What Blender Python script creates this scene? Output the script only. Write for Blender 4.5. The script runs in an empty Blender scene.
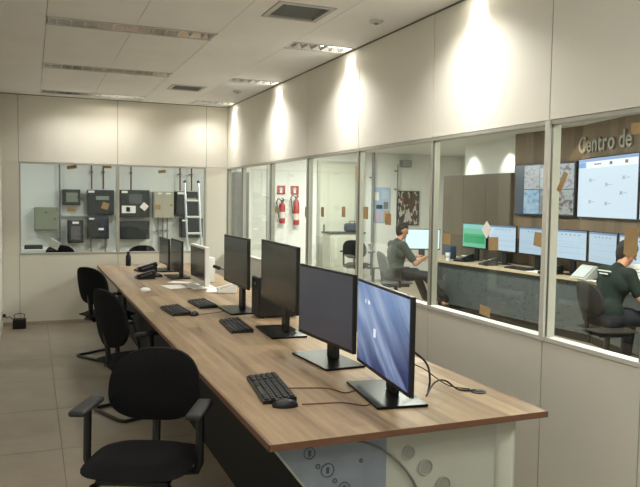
import bpy, bmesh, math, random
from mathutils import Vector, Matrix
random.seed(7)
S = bpy.context.scene
COL = S.collection
PI = math.pi

# ------------------------------------------------------------------ camera, exposure, world
cam = bpy.data.cameras.new('camera'); cam.sensor_width = 36.0; cam.lens = 705.0/640.0*36.0
cam.clip_start = .05; cam.clip_end = 100
camo = bpy.data.objects.new('camera', cam); COL.objects.link(camo); S.camera = camo
# columns of the rotation come from the two horizontal vanishing points of the room (x=32,y=197) and (x=2050,y=226)
def _dir(px, py): return Vector((px-320.0, -(py-243.5), -705.0))
_Y = _dir(32, 197).normalized(); _X = _dir(2050, 226); _X = (_X-_Y*_X.dot(_Y)).normalized(); _Z = _X.cross(_Y)
_R = Matrix((_X, _Y, _Z))
camo.matrix_world = Matrix.Translation((0, 0, 1.6)) @ _R.to_4x4()
S.view_settings.view_transform = 'Standard'; S.view_settings.look = 'None'
S.view_settings.exposure = 0.22; S.view_settings.gamma = 1.0; S.view_settings.use_curve_mapping = False
W = bpy.data.worlds.new('world'); S.world = W; W.use_nodes = True
W.node_tree.nodes['Background'].inputs[0].default_value = (.5, .5, .48, 1)
W.node_tree.nodes['Background'].inputs[1].default_value = .15

WARM = (1.0, .972, .915); COOL = (.98, .99, 1.0)
def area(name, loc, sx, sy, power, color=WARM, rot=(0, 0, 0), spread=PI):
    l = bpy.data.lights.new(name, 'AREA'); l.shape = 'RECTANGLE'; l.size = sx; l.size_y = sy; l.energy = power; l.color = color; l.spread = spread
    o = bpy.data.objects.new(name, l); COL.objects.link(o); o.location = loc; o.rotation_euler = rot; return o
def spot(name, loc, aim, power, angle, color=WARM, blend=.5, radius=.03):
    l = bpy.data.lights.new(name, 'SPOT'); l.energy = power; l.spot_size = angle; l.spot_blend = blend; l.color = color; l.shadow_soft_size = radius
    o = bpy.data.objects.new(name, l); COL.objects.link(o); o.location = loc
    o.rotation_euler = (Vector(aim)-Vector(loc)).to_track_quat('-Z', 'Y').to_euler(); return o
P_MAIN, P_FAR, P_WALL, P_CTRL, P_EQUIP, P_FILL = 9.4, 6.5, .95, 92, 21, 16

# ------------------------------------------------------------------ materials
def lin(c):
    return tuple((v/255/12.92 if v/255 <= .04045 else ((v/255+.055)/1.055)**2.4) for v in c)+(1,)
MATS = {}
def mat(name, rgb, rough=.5, metal=0.0, vary=0.0, scale=8.0, bump=0.0, spec=.5, stretch=(1, 1, 1), emit=None, estr=0.0):
    if name in MATS: return MATS[name]
    m = bpy.data.materials.new(name); m.use_nodes = True; MATS[name] = m
    nt = m.node_tree; b = nt.nodes['Principled BSDF']
    c = lin(rgb)
    b.inputs['Base Color'].default_value = c; b.inputs['Roughness'].default_value = rough; b.inputs['Metallic'].default_value = metal
    b.inputs['Specular IOR Level'].default_value = spec
    if emit:
        b.inputs['Emission Color'].default_value = lin(emit); b.inputs['Emission Strength'].default_value = estr
    if vary or bump:
        tc = nt.nodes.new('ShaderNodeTexCoord'); mp = nt.nodes.new('ShaderNodeMapping'); mp.inputs['Scale'].default_value = stretch
        nz = nt.nodes.new('ShaderNodeTexNoise'); nz.inputs['Scale'].default_value = scale; nz.inputs['Detail'].default_value = 4
        nt.links.new(tc.outputs['Object'], mp.inputs[0]); nt.links.new(mp.outputs[0], nz.inputs['Vector'])
        if vary:
            rp = nt.nodes.new('ShaderNodeValToRGB')
            rp.color_ramp.elements[0].position = .3; rp.color_ramp.elements[1].position = .7
            rp.color_ramp.elements[0].color = tuple(v*(1-vary) for v in c[:3])+(1,)
            rp.color_ramp.elements[1].color = tuple(min(1, v*(1+vary)) for v in c[:3])+(1,)
            nt.links.new(nz.outputs[0], rp.inputs[0]); nt.links.new(rp.outputs[0], b.inputs['Base Color'])
        if bump:
            bp = nt.nodes.new('ShaderNodeBump'); bp.inputs['Strength'].default_value = bump; bp.inputs['Distance'].default_value = .005
            nt.links.new(nz.outputs[0], bp.inputs['Height']); nt.links.new(bp.outputs[0], b.inputs['Normal'])
    return m
def M_(m, op, a, b=None, nt=None):
    n = nt.nodes.new('ShaderNodeMath'); n.operation = op
    for i, v in enumerate((a, b)):
        if v is None: continue
        if isinstance(v, (int, float)): n.inputs[i].default_value = v
        else: nt.links.new(v, n.inputs[i])
    return n.outputs[0]
def wood(name, dark, mid, light, plank=.11, length=1.3, rough=.42, axis='Y', grain=1.0):
    """laminate with printed plank strips running along one axis"""
    m = bpy.data.materials.new(name); m.use_nodes = True; MATS[name] = m; nt = m.node_tree; b = nt.nodes['Principled BSDF']
    tc = nt.nodes.new('ShaderNodeTexCoord'); sp = nt.nodes.new('ShaderNodeSeparateXYZ'); nt.links.new(tc.outputs['Object'], sp.inputs[0])
    if axis == 'Y': u, v = sp.outputs[0], sp.outputs[1]
    else: u, v = sp.outputs[1], sp.outputs[2]
    iu = M_(m, 'FLOOR', M_(m, 'DIVIDE', u, plank, nt), None, nt)
    wn = nt.nodes.new('ShaderNodeTexWhiteNoise'); wn.noise_dimensions = '1D'; nt.links.new(iu, wn.inputs['W'])
    iv = M_(m, 'FLOOR', M_(m, 'ADD', M_(m, 'DIVIDE', v, length, nt), M_(m, 'MULTIPLY', wn.outputs[0], 5.0, nt), nt), None, nt)
    w2 = nt.nodes.new('ShaderNodeTexWhiteNoise'); w2.noise_dimensions = '2D'
    cb = nt.nodes.new('ShaderNodeCombineXYZ'); nt.links.new(iu, cb.inputs[0]); nt.links.new(iv, cb.inputs[1]); nt.links.new(cb.outputs[0], w2.inputs['Vector'])
    mp = nt.nodes.new('ShaderNodeMapping'); nt.links.new(tc.outputs['Object'], mp.inputs[0])
    mp.inputs['Scale'].default_value = (14, .9, 14) if axis == 'Y' else (14, 14, .9)
    nz = nt.nodes.new('ShaderNodeTexNoise'); nz.inputs['Scale'].default_value = 2.2; nz.inputs['Detail'].default_value = 6; nz.inputs['Roughness'].default_value = .65
    nt.links.new(mp.outputs[0], nz.inputs['Vector'])
    t = M_(m, 'ADD', M_(m, 'MULTIPLY', w2.outputs[0], .42, nt), M_(m, 'MULTIPLY', nz.outputs[0], .75*grain, nt), nt)
    rp = nt.nodes.new('ShaderNodeValToRGB'); e = rp.color_ramp.elements
    e[0].position = .22; e[0].color = lin(dark); e[1].position = .85; e[1].color = lin(light)
    k = e.new(.52); k.color = lin(mid)
    nt.links.new(t, rp.inputs[0]); nt.links.new(rp.outputs[0], b.inputs['Base Color'])
    b.inputs['Roughness'].default_value = rough
    bp = nt.nodes.new('ShaderNodeBump'); bp.inputs['Strength'].default_value = .08; nt.links.new(nz.outputs[0], bp.inputs['Height']); nt.links.new(bp.outputs[0], b.inputs['Normal'])
    return m
def glassmat(name, tint=(.93, .97, .95), amount=.8):
    m = bpy.data.materials.new(name); m.use_nodes = True; nt = m.node_tree; nt.nodes.clear(); MATS[name] = m
    o = nt.nodes.new('ShaderNodeOutputMaterial'); mx = nt.nodes.new('ShaderNodeMixShader')
    tr = nt.nodes.new('ShaderNodeBsdfTransparent'); tr.inputs[0].default_value = tint+(1,)
    gl = nt.nodes.new('ShaderNodeBsdfGlossy'); gl.inputs['Roughness'].default_value = .02; gl.inputs[0].default_value = (1, 1, 1, 1)
    lw = nt.nodes.new('ShaderNodeLayerWeight'); lw.inputs[0].default_value = .5      # Schlick reflectance, the same on both faces
    fr = M_(m, 'ADD', M_(m, 'MULTIPLY', M_(m, 'POWER', lw.outputs['Facing'], 5.0, nt), .96, nt), .04, nt)
    nt.links.new(M_(m, 'MULTIPLY', fr, amount, nt), mx.inputs[0])
    nt.links.new(tr.outputs[0], mx.inputs[1]); nt.links.new(gl.outputs[0], mx.inputs[2]); nt.links.new(mx.outputs[0], o.inputs[0])
    return m

cream = mat('cream_panel', (226, 223, 212), .55, vary=.02, scale=2.0)
cream_l = mat('cream_lower_panel', (220, 216, 203), .5, vary=.02, scale=2.0)
joint = mat('joint_grey', (150, 147, 136), .6)
ceilm = mat('ceiling_tile', (241, 241, 240), .85, vary=.025, scale=3.0, bump=.1)
ceilgap = mat('ceiling_gap', (190, 185, 173), .9)
floorm = mat('floor_tile', (142, 132, 117), .42, vary=.10, scale=3.5, bump=.03)
grout = mat('floor_grout', (112, 103, 90), .8)
alu = mat('aluminium', (178, 178, 168), .4, metal=.35)
alu_d = mat('dark_aluminium', (110, 112, 108), .4, metal=.5)
whitep = mat('white_paint', (232, 232, 226), .45)
roomwhite = mat('white_wall', (228, 229, 224), .7, vary=.02, scale=1.5)
black = mat('black_plastic', (22, 22, 24), .4)
blackm = mat('black_matte', (15, 15, 17), .75)
fabric = mat('black_fabric', (20, 20, 23), .95, vary=.25, scale=160, bump=.25, spec=.2)
darkg = mat('dark_grey', (48, 49, 51), .55)
grey = mat('grey_plastic', (120, 121, 120), .5)
lgrey = mat('light_grey', (188, 190, 186), .45)
white = mat('white_plastic', (235, 235, 232), .35)
paper = mat('paper', (238, 237, 230), .8)
kraft = mat('brown_tape', (172, 144, 102), .7, vary=.06, scale=20)
chrome = mat('chrome', (205, 206, 206), .18, metal=1.0)
desk_wood = wood('oak_laminate', (74, 57, 41), (134, 110, 82), (164, 140, 109), plank=.085, length=1.6, grain=1.2, rough=.5)
desk_edge = mat('dark_oak_edge', (112, 76, 56), .5, vary=.15, scale=6, stretch=(1, 1, 12))
wallwood = wood('wall_oak', (76, 61, 46), (108, 90, 70), (132, 113, 90), plank=.16, length=2.6, axis='Z', rough=.5)
cabwood = wood('cabinet_wood', (72, 64, 52), (92, 83, 68), (106, 97, 80), plank=.3, length=3, axis='Z', rough=.35, grain=.6)
glass = glassmat('clear_glass')
gloss_black = mat('glossy_screen_black', (8, 8, 9), .3, spec=.15)
scr_off = mat('screen_off', (24, 24, 24), .22, spec=.5)
scr_dark = mat('screen_dark_blue', (30, 32, 40), .25, spec=.5, emit=(58, 60, 70), estr=.6)
red = mat('red_paint', (166, 44, 42), .4)
redd = mat('dark_red_pipe', (92, 36, 34), .5)
skin = mat('skin', (178, 128, 100), .55, vary=.04, scale=10)
hair = mat('dark_hair', (24, 19, 16), .8, vary=.3, scale=60, bump=.3)
shirt_g = mat('dark_green_shirt', (16, 31, 25), .9, vary=.12, scale=14, bump=.2)
shirt_b = mat('grey_green_shirt', (48, 55, 50), .9, vary=.1, scale=14, bump=.2)
trouser = mat('dark_trousers', (28, 30, 38), .9, vary=.1, scale=14, bump=.2)
boxblk = mat('cabinet_black', (34, 37, 40), .45)
boxgrn = mat('cabinet_olive', (132, 136, 116), .5)
boxbei = mat('cabinet_beige', (170, 164, 146), .5)

# ------------------------------------------------------------------ mesh helpers
class MB:
    def __init__(s): s.bm = bmesh.new()
    def box(s, x0, x1, y0, y1, z0, z1, bev=0, seg=2):
        b = bmesh.new(); bmesh.ops.create_cube(b, size=1)
        for v in b.verts: v.co = Vector(((x0+x1)/2+v.co.x*(x1-x0), (y0+y1)/2+v.co.y*(y1-y0), (z0+z1)/2+v.co.z*(z1-z0)))
        if bev: bmesh.ops.bevel(b, geom=b.edges[:], offset=bev, segments=seg, profile=.5, affect='EDGES')
        return s._add(b)
    def _add(s, b, M=None):
        if M: bmesh.ops.transform(b, matrix=M, verts=b.verts)
        mp = [s.bm.verts.new(v.co) for v in b.verts]; b.verts.index_update()
        for f in b.faces:
            try: s.bm.faces.new([mp[v.index] for v in f.verts])
            except ValueError: pass
        b.free(); return s
    def obox(s, c, size, rot, bev=0, seg=2):
        """oriented box: centre, size, 3x3/euler rotation"""
        b = bmesh.new(); bmesh.ops.create_cube(b, size=1)
        for v in b.verts: v.co = Vector((v.co.x*size[0], v.co.y*size[1], v.co.z*size[2]))
        if bev: bmesh.ops.bevel(b, geom=b.edges[:], offset=bev, segments=seg, profile=.5, affect='EDGES')
        from mathutils import Euler
        return s._add(b, Matrix.Translation(c) @ Euler(rot).to_matrix().to_4x4())
    def cyl(s, p0, p1, r0, r1=None, n=16):
        r1 = r0 if r1 is None else r1
        p0, p1 = Vector(p0), Vector(p1); d = p1-p0
        b = bmesh.new(); bmesh.ops.create_cone(b, cap_ends=True, segments=n, radius1=r0, radius2=r1, depth=d.length)
        return s._add(b, Matrix.Translation((p0+p1)/2) @ d.to_track_quat('Z', 'Y').to_matrix().to_4x4())
    def sph(s, c, r, n=14):
        b = bmesh.new(); bmesh.ops.create_uvsphere(b, u_segments=n, v_segments=max(6, n//2+2), radius=1)
        r = (r, r, r) if isinstance(r, (int, float)) else r
        return s._add(b, Matrix.Translation(c) @ Matrix.Diagonal((r[0], r[1], r[2], 1)))
    def tube(s, pts, r, n=8):
        pts = [Vector(p) for p in pts]; rings = []; up = Vector((0, 0, 1))
        prev = None
        for i, p in enumerate(pts):
            d = ((pts[min(i+1, len(pts)-1)]-p).normalized()+(p-pts[max(i-1, 0)]).normalized())
            d = d.normalized() if d.length > 1e-6 else Vector((0, 0, 1))
            if prev is None:
                a = d.cross(up); a = a if a.length > 1e-3 else d.cross(Vector((1, 0, 0)))
            else: a = prev-d*prev.dot(d)
            a.normalize(); prev = a; c = d.cross(a)
            rings.append([s.bm.verts.new(p+(a*math.cos(t)+c*math.sin(t))*r) for t in [2*PI*k/n for k in range(n)]])
        for i in range(len(rings)-1):
            for k in range(n): s.bm.faces.new([rings[i][k], rings[i][(k+1) % n], rings[i+1][(k+1) % n], rings[i+1][k]])
        s.bm.faces.new(rings[0][::-1]); s.bm.faces.new(rings[-1]); return s
    def prism(s, pts, a, b, axis='Z'):
        """extrude a 2-D outline between a and b along an axis"""
        def P(u, v, w): return {'Z': (u, v, w), 'Y': (u, w, v), 'X': (w, u, v)}[axis]
        lo = [s.bm.verts.new(P(u, v, a)) for u, v in pts]; hi = [s.bm.verts.new(P(u, v, b)) for u, v in pts]
        n = len(pts); s.bm.faces.new(lo[::-1]); s.bm.faces.new(hi)
        for k in range(n): s.bm.faces.new([lo[k], lo[(k+1) % n], hi[(k+1) % n], hi[k]])
        return s
    def lathe(s, prof, c, n=20):
        rings = []
        for r, z in prof: rings.append([s.bm.verts.new((c[0]+r*math.cos(2*PI*k/n), c[1]+r*math.sin(2*PI*k/n), c[2]+z)) for k in range(n)])
        for i in range(len(rings)-1):
            for k in range(n): s.bm.faces.new([rings[i][k], rings[i][(k+1) % n], rings[i+1][(k+1) % n], rings[i+1][k]])
        s.bm.faces.new(rings[0][::-1]); s.bm.faces.new(rings[-1]); return s
    def build(s, name, m, parent=None, smooth=False):
        bmesh.ops.recalc_face_normals(s.bm, faces=s.bm.faces)
        me = bpy.data.meshes.new(name); s.bm.to_mesh(me); s.bm.free(); me.materials.append(m)
        if smooth:
            me.polygons.foreach_set('use_smooth', [True]*len(me.polygons))
            try: me.set_sharp_from_angle(angle=math.radians(38))
            except Exception: pass
        o = bpy.data.objects.new(name, me); COL.objects.link(o)
        if parent: o.parent = parent
        return o
def tag(o, label, cat, group=None, kind=None):
    o['label'] = label; o['category'] = cat
    if group: o['group'] = group
    if kind: o['kind'] = kind
    return o
def thing(name, label, cat, loc=(0, 0, 0), rz=0, group=None, kind=None):
    o = bpy.data.objects.new(name, None); COL.objects.link(o); o.location = loc; o.rotation_euler = (0, 0, rz); o.empty_display_size = .1
    return tag(o, label, cat, group, kind)
def struct(name, label, cat, mb=None, m=None, loc=(0, 0, 0)):
    if mb is None: return thing(name, label, cat, loc, kind='structure')
    return tag(mb.build(name, m), label, cat, kind='structure')
def box(*a, **k): return MB().box(*a, **k)
def linked(name, src, loc, parent):
    o = bpy.data.objects.new(name, src.data); COL.objects.link(o); o.location = loc; o.parent = parent; return o
def copy_tree(o, parent=None):
    c = o.copy(); COL.objects.link(c)
    if parent: c.parent = parent
    for ch in list(o.children): copy_tree(ch, c)
    return c

# ------------------------------------------------------------------ room constants (metres)
XL, XR, YF, YN, ZC = -.345, 2.482, 9.47, -2.0, 2.858
ZS, ZT = .885, 2.033                      # bottom and top of the glazing
JY = [1.15, 2.305, 2.96, 4.117, 5.274, 6.43, 7.587, 8.744, YF]
YB, XC, ZC2 = 13.0, 6.45, 2.60            # wall behind, wooden wall, ceiling of the control room

# ------------------------------------------------------------------ floor
fl = struct('floor', 'beige stone-look floor of large pale tiles', 'floor', box(-2.5, 8.7, YN-.2, YB+.3, -.12, -.004), grout)
proto = None
TW = .92
for i in range(-3, 10):
    for j in range(-3, 15):
        x0, y0 = .165+i*TW, .1+j*TW
        if x0 > 8.5 or y0 > YB or x0 < -2.6: continue
        if proto is None:
            proto = box(0, TW-.004, 0, TW-.004, -.004, 0).build('tile', floorm, fl); proto.location = (x0, y0, 0)
        else: linked('tile', proto, (x0, y0, 0), fl)

# ------------------------------------------------------------------ ceiling
ce = struct('ceiling', 'off-white suspended ceiling of long flush tiles', 'ceiling', box(XL-.1, XR+.06, YN-.1, YF+.06, 3.02, 3.10), ceilgap)
SX = [XL, .105, .71, 1.315, 1.935, XR]
LR = [-1.90, -.05, 1.78, 3.62, 5.455, 7.30, 9.10]          # rows of the light fittings
FW = .235
VENTS = [(1.46, 1.86, 4.30, 4.70), (1.44, 1.83, 7.86, 8.24)]
def tile(x0, x1, y0, y1):
    box(x0+.0022, x1-.0022, y0+.0004, y1-.0004, ZC, ZC+.014).build('tile', ceilm, ce)
for k in range(len(SX)-1):
    x0, x1 = SX[k], SX[k+1]
    edges = [YN]+[v for r in LR for v in (r-FW/2, r+FW/2) if YN < v]+[YF]
    for a, b in zip(edges[:-1], edges[1:]):
        if b-a < .02: continue
        mid = (a+b)/2
        infit = any(abs(mid-r) < .05 for r in LR) and b-a < .3
        if infit and k in (1, 2, 4): continue
        vs = [v for v in VENTS if k == 3 and a < (v[2]+v[3])/2 < b]
        if vs:
            v = vs[0]; tile(x0, x1, a, v[2]); tile(x0, x1, v[3], b)
            tile(x0, v[0], v[2], v[3]); tile(v[1], x1, v[2], v[3])
        else: tile(x0, x1, a, b)

# light fittings: recessed trough, reflector, louvre blades, tubes
refl = mat('fitting_reflector', (228, 230, 232), .16, metal=.9)
trough = mat('fitting_trough', (205, 205, 200), .4, metal=.1)
tube_on = mat('lamp_tube_lit', (255, 250, 235), .4, emit=(255, 246, 228), estr=14)
tube_off = mat('lamp_tube_unlit', (225, 228, 230), .3)
def fitting(x0, x1, y, label, lit, group, louvres=12):
    f = thing('ceiling_light', label, 'ceiling light', ((x0+x1)/2, y, ZC), 0, group)
    L, hw = (x1-x0)/2, FW/2-.004
    m = MB(); m.box(-L, L, -hw, hw, .075, .085); m.box(-L, -L+.01, -hw, hw, 0, .075); m.box(L-.01, L, -hw, hw, 0, .075)
    m.build('housing', trough, f)
    m = MB()
    for s in (-1, 1): m.prism([(s*hw, -.002), (s*(hw-.012), -.002), (s*(hw-.05), .07), (s*hw, .07)], -L+.01, L-.01, 'X')
    m.build('reflector', refl, f)
    m = MB(); fr = .012
    for s in (-1, 1): m.box(-L-fr, L+fr, s*(hw+.002)-fr/2, s*(hw+.002)+fr/2, -.006, .0)
    m.build('trim', lgrey, f)
    for i in range(louvres):
        x = -L+2*L*(i+.7)/(louvres+.4)
        if x0 < 1 and any(on and a-.02 < x+(x0+x1)/2 < b+.02 for a, b, on in lit) and any(not on for a, b, on in lit): continue
        o = MB().prism([(-hw+.014, .0), (hw-.014, .0), (hw-.035, .026), (-hw+.035, .026)], x-.002, x+.002, 'X').build('louvre', refl, f)
    for s in (-1, 1):
        for (a, b, on) in lit:
            MB().cyl((a-(x0+x1)/2, s*.04, .040), (b-(x0+x1)/2, s*.04, .040), .013, n=10).build('tube', tube_on if on else tube_off, f, True)
    return f
fitting(.112, 1.308, LR[4], 'unlit louvred light fitting, the largest and nearest of the row on the ceiling', [(.14, 1.28, False)], 'louvred ceiling lights')
fitting(.112, 1.308, LR[5], 'unlit louvred light fitting in the middle of the ceiling row', [(.14, 1.28, False)], 'louvred ceiling lights')
fitting(.112, 1.308, LR[6], 'half-lit louvred light fitting glowing close to the far wall', [(.14, .69, False), (.72, 1.26, True)], 'louvred ceiling lights')
for r, nm in ((LR[3], 'just above the picture edge'), (LR[2], 'overhead near the viewer'), (LR[1], 'behind the viewer')):
    fitting(.112, 1.308, r, 'lit louvred light fitting '+nm, [(.14, 1.28, True)], 'louvred ceiling lights')
    area('fitting_glow', (.71, r, ZC-.012), 1.15, .19, P_MAIN*(1.0 if r < 3 else .8))
area('fitting_glow', (.74, LR[6], ZC-.012), 1.1, .19, P_FAR, spread=math.radians(122))
for r, nm in ((LR[3], 'above the wide cream panel'), (LR[4], 'lighting the fourth panel of the glazed wall'), (LR[5], 'between the first and the far wall lights'), (LR[6], 'in the far corner')):
    fitting(1.94, XR-.012, r, 'short louvred fitting washing the wall '+nm, [(1.96, 2.2, False), (2.24, XR-.03, True)], 'wall-side ceiling lights', 6)
    area('wall_wash', (XR-.05, r, ZC-.012), .06, .15, P_WALL, rot=(0, math.radians(-7), 0), spread=math.radians(46))
    area('fitting_glow', (2.12, r, ZC-.012), .3, .19, P_MAIN*(1.05 if r < 9 else .5), spread=math.radians(128))
# air vents
for (x0, x1, y0, y1), nm in zip(VENTS, ('large square air vent with dark slats between the wall lights', 'small far air vent near the end of the ceiling')):
    v = thing('air_vent', nm, 'air vent', ((x0+x1)/2, (y0+y1)/2, ZC))
    a, b = (x1-x0)/2-.003, (y1-y0)/2-.003
    box(-a, a, -b, b, .05, .06).build('backing', blackm, v)
    m = MB()
    m.box(-a, -a+.035, -b, b, -.006, .05); m.box(a-.035, a, -b, b, -.006, .05); m.box(-a+.035, a-.035, -b, -b+.035, -.006, .05); m.box(-a+.035, a-.035, b-.035, b, -.006, .05)
    m.build('frame', lgrey, v)
    for i in range(7):
        yy = -b+.06+i*(2*b-.12)/6
        MB().obox((-.0, yy, .018), (2*a-.08, .034, .003), (math.radians(-62), 0, 0)).build('slat', grey, v)
# small detector domes
for (x, y), nm in (((2.23, 4.48), 'flat round smoke detector near the wide wall cone'), ((2.21, 8.01), 'tiny round sprinkler head near the far corner')):
    t = thing('smoke_detector', nm, 'detector', (x, y, ZC))
    MB().lathe([(.03, -.018), (.045, -.012), (.05, 0)], (0, 0, 0)).build('cover', lgrey, t, True); MB().lathe([(.012, -.026), (.014, -.016)], (0, 0, 0), 12).build('sensor', grey, t, True)

# ------------------------------------------------------------------ partition on the right
wr = struct('wall_right', 'cream partition wall panels below and above the glazing', 'wall')
T0, T1 = XR, XR+.055
JYA = [YN, -1.2, 0]+JY
for a, b in zip(JYA[:-1], JYA[1:]):
    g = .0035
    if a < 1.1:
        box(T0, T1, a+g, b-g, 0, ZC-.012).build('panel', cream, wr); continue
    box(T0, T1, a+g, b-g, .0, ZS-.004).build('panel', cream_l, wr)
    box(T0, T1, a+g, b-g, ZT+.004, ZC-.012).build('panel', cream, wr)
for y in JYA[1:-1]:
    box(T0+.003, T1-.003, y-.0036, y+.0036, 0, ZS).build('joint_strip', joint, wr)
    box(T0+.003, T1-.003, y-.0036, y+.0036, ZT, ZC-.012).build('joint_strip', joint, wr)
box(T0-.004, T1, YN, YF, ZC-.012, ZC).build('top_track', alu_d, wr)
for i, (a, b) in enumerate(zip(JY[:-1], JY[1:])):
    w = struct('window_%d' % (i+1), 'glazed pane number %d of the partition counting from the viewer' % (i+1), 'window', loc=(XR, (a+b)/2, ZS))
    h, H = (b-a)/2, ZT-ZS; fw = .012
    box(-.006, .061, -h, h, 0, .022).build('sill_rail', mat('sill_white', (206, 205, 196), .5), w)
    box(-.004, .059, -h, h, H-.02, H).build('head_rail', alu, w)
    for s in (-1, 1):
        box(-.002, .057, s*h-(fw if s > 0 else 0), s*h+(0 if s > 0 else fw), .022, H-.02).build('mullion', alu, w)
        box(.004, .012, s*(h-fw)-(.009 if s > 0 else 0), s*(h-fw)+(0 if s > 0 else .009), .022, H-.02).build('gasket', alu_d, w)
    box(.024, .031, -h+fw-.004, h-fw+.004, .018, H-.016).build('pane', glass, w)
# wide post where the partition meets the side panel
box(-.012, .064, -.017, .017, 0, ZT-ZS).build('cover_post', MATS['sill_white'], bpy.data.objects['window_3']).location = (0, -(JY[3]-JY[2])/2, 0)

# ------------------------------------------------------------------ far partition
wf = struct('wall_far', 'cream partition at the end of the room with a window band', 'wall')
JX = [XL, -.15, 1.03, 2.19, XR]
for k, (a, b) in enumerate(zip(JX[:-1], JX[1:])):
    g = .0035
    if k in (0, 3):
        box(a+g, b-g, YF, YF+.055, 0, ZT-.003).build('panel', cream_l, wf)
    else: box(a+g, b-g, YF, YF+.055, 0, ZS-.004).build('panel', cream_l, wf)
    box(a+g, b-g, YF, YF+.055, ZT+.004, ZC-.008).build('panel', cream, wf)
for x in JX[1:-1]:
    box(x-.0036, x+.0036, YF+.003, YF+.05, 0, ZS).build('joint_strip', joint, wf)
    box(x-.0036, x+.0036, YF+.003, YF+.05, ZT, ZC-.008).build('joint_strip', joint, wf)
box(XL, XR, YF-.004, YF+.05, ZC-.008, ZC).build('top_track', alu_d, wf)
for i, (a, b) in enumerate(((-.15, 1.03), (1.03, 2.19))):
    w = struct('window_%d' % (9+i), ('left' if i == 0 else 'right')+' window of the far wall looking into the equipment room', 'window', loc=((a+b)/2, YF, ZS))
    h, H, fw = (b-a)/2, ZT-ZS, .02
    box(-h, h, -.005, .06, 0, .018).build('sill_rail', alu, w); box(-h, h, -.005, .06, H-.018, H).build('head_rail', alu, w)
    for s in (-1, 1): box(s*h-(fw if s > 0 else 0), s*h+(0 if s > 0 else fw), -.003, .057, .018, H-.018).build('mullion', alu, w)
    box(-h+fw-.004, h-fw+.004, .024, .031, .014, H-.014).build('pane', glass, w)
struct('baseboard_far', 'low beige skirting strip along the foot of the far wall', 'baseboard', box(XL, XR, YF-.012, YF, 0, .045), mat('skirting', (170, 160, 142), .6))
# left and near walls
wl_ = struct('wall_left', 'plain cream wall just inside the left picture edge', 'wall')
for a in ((YN, -1.6, 0, ZC), (.8, YF+.055, 0, ZC), (-1.6, .8, 0, .9), (-1.6, .8, 2.4, ZC)): box(XL-.06, XL, a[0], a[1], a[2], a[3]).build('panel', cream, wl_)
struct('wall_near', 'plain cream wall behind the viewer', 'wall', box(XL-.06, 8.6, YN-.06, YN, 0, ZC), cream)
w = struct('window_11', 'added window for fill light in the left wall, unseen behind the viewer', 'window', loc=(XL, -.4, .9))  # window added out of view as the opening for the fill light
for y in (-1.2, -.02, 1.16): box(-.05, .0, y, y+.04, 0, 1.5).build('frame_bar', alu, w)
for z in (0, 1.46): box(-.05, 0, -1.16, 1.16, z, z+.04).build('frame_bar', alu, w)
for y in (-1.16, .02): box(-.03, -.024, y, y+1.14, .04, 1.46).build('pane', glass, w)
area('added_fill', (XL-.10, -.4, 1.65), 1.4, 2.3, P_FILL, (.95, .98, 1.0), (0, -PI/2, 0))  # fill light added to brighten the ceiling

# ------------------------------------------------------------------ rooms behind the glass
struct('wall_back', 'white painted wall at the back of both rooms behind the glass', 'wall', box(-2.3, 8.6, YB, YB+.08, 0, 3.1), roomwhite)
struct('wall_side', 'white end wall of the control room', 'wall', box(8.6, 8.68, 8.3, YB, 0, 2.68), roomwhite)
struct('wall_equipment', 'white side wall of the equipment room', 'wall', box(-2.36, -2.3, YF, YB, 0, 3.1), roomwhite)
struct('ceiling', 'white ceiling over the equipment room', 'ceiling', box(-2.3, XR+.6, YF+.06, YB, 2.95, 3.02), roomwhite)
struct('ceiling', 'white ceiling over the control room', 'ceiling', MB().prism([(XR+.056, YN), (8.6, YN), (8.6, YB), (XR+.61, YB), (XR+.61, YF+.06), (XR+.056, YF+.06)], ZC2, ZC2+.08), roomwhite)
struct('wall_control', 'white wall of the control room beside the wooden cabinet', 'wall', box(6.86, 8.6, 8.30, 10.28, 0, ZC2), roomwhite)
DX, DY = -.286, -.958
wwm = struct('wall_wood', 'oak-panelled wall carrying the big screens', 'wall', MB().prism([(XC, 8.40), (6.95, 8.40), (6.95, 7.3), (XC+.4+DX*9, 7.07+DY*9), (XC+DX*9, 7.07+DY*9), (XC, 7.07)], 0, ZC2), wallwood)

# wooden built-in cabinet
cb = thing('tall_cabinet', 'tall taupe wooden cabinet left of the big wall screens', 'cabinet', (6.40, 9.3, 0))
box(.02, .44, -.88, .92, 0, 2.05).build('body', cabwood, cb)
for i in range(3):
    y0 = -.88+i*.6
    d = box(0, .02, y0+.004, y0+.596, .08, 2.04).build('door', cabwood, cb)
    box(-.022, -.0, y0+(.54 if i != 1 else .05), y0+(.556 if i != 1 else .066), .95, 1.15).build('handle', alu_d, d)

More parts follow.
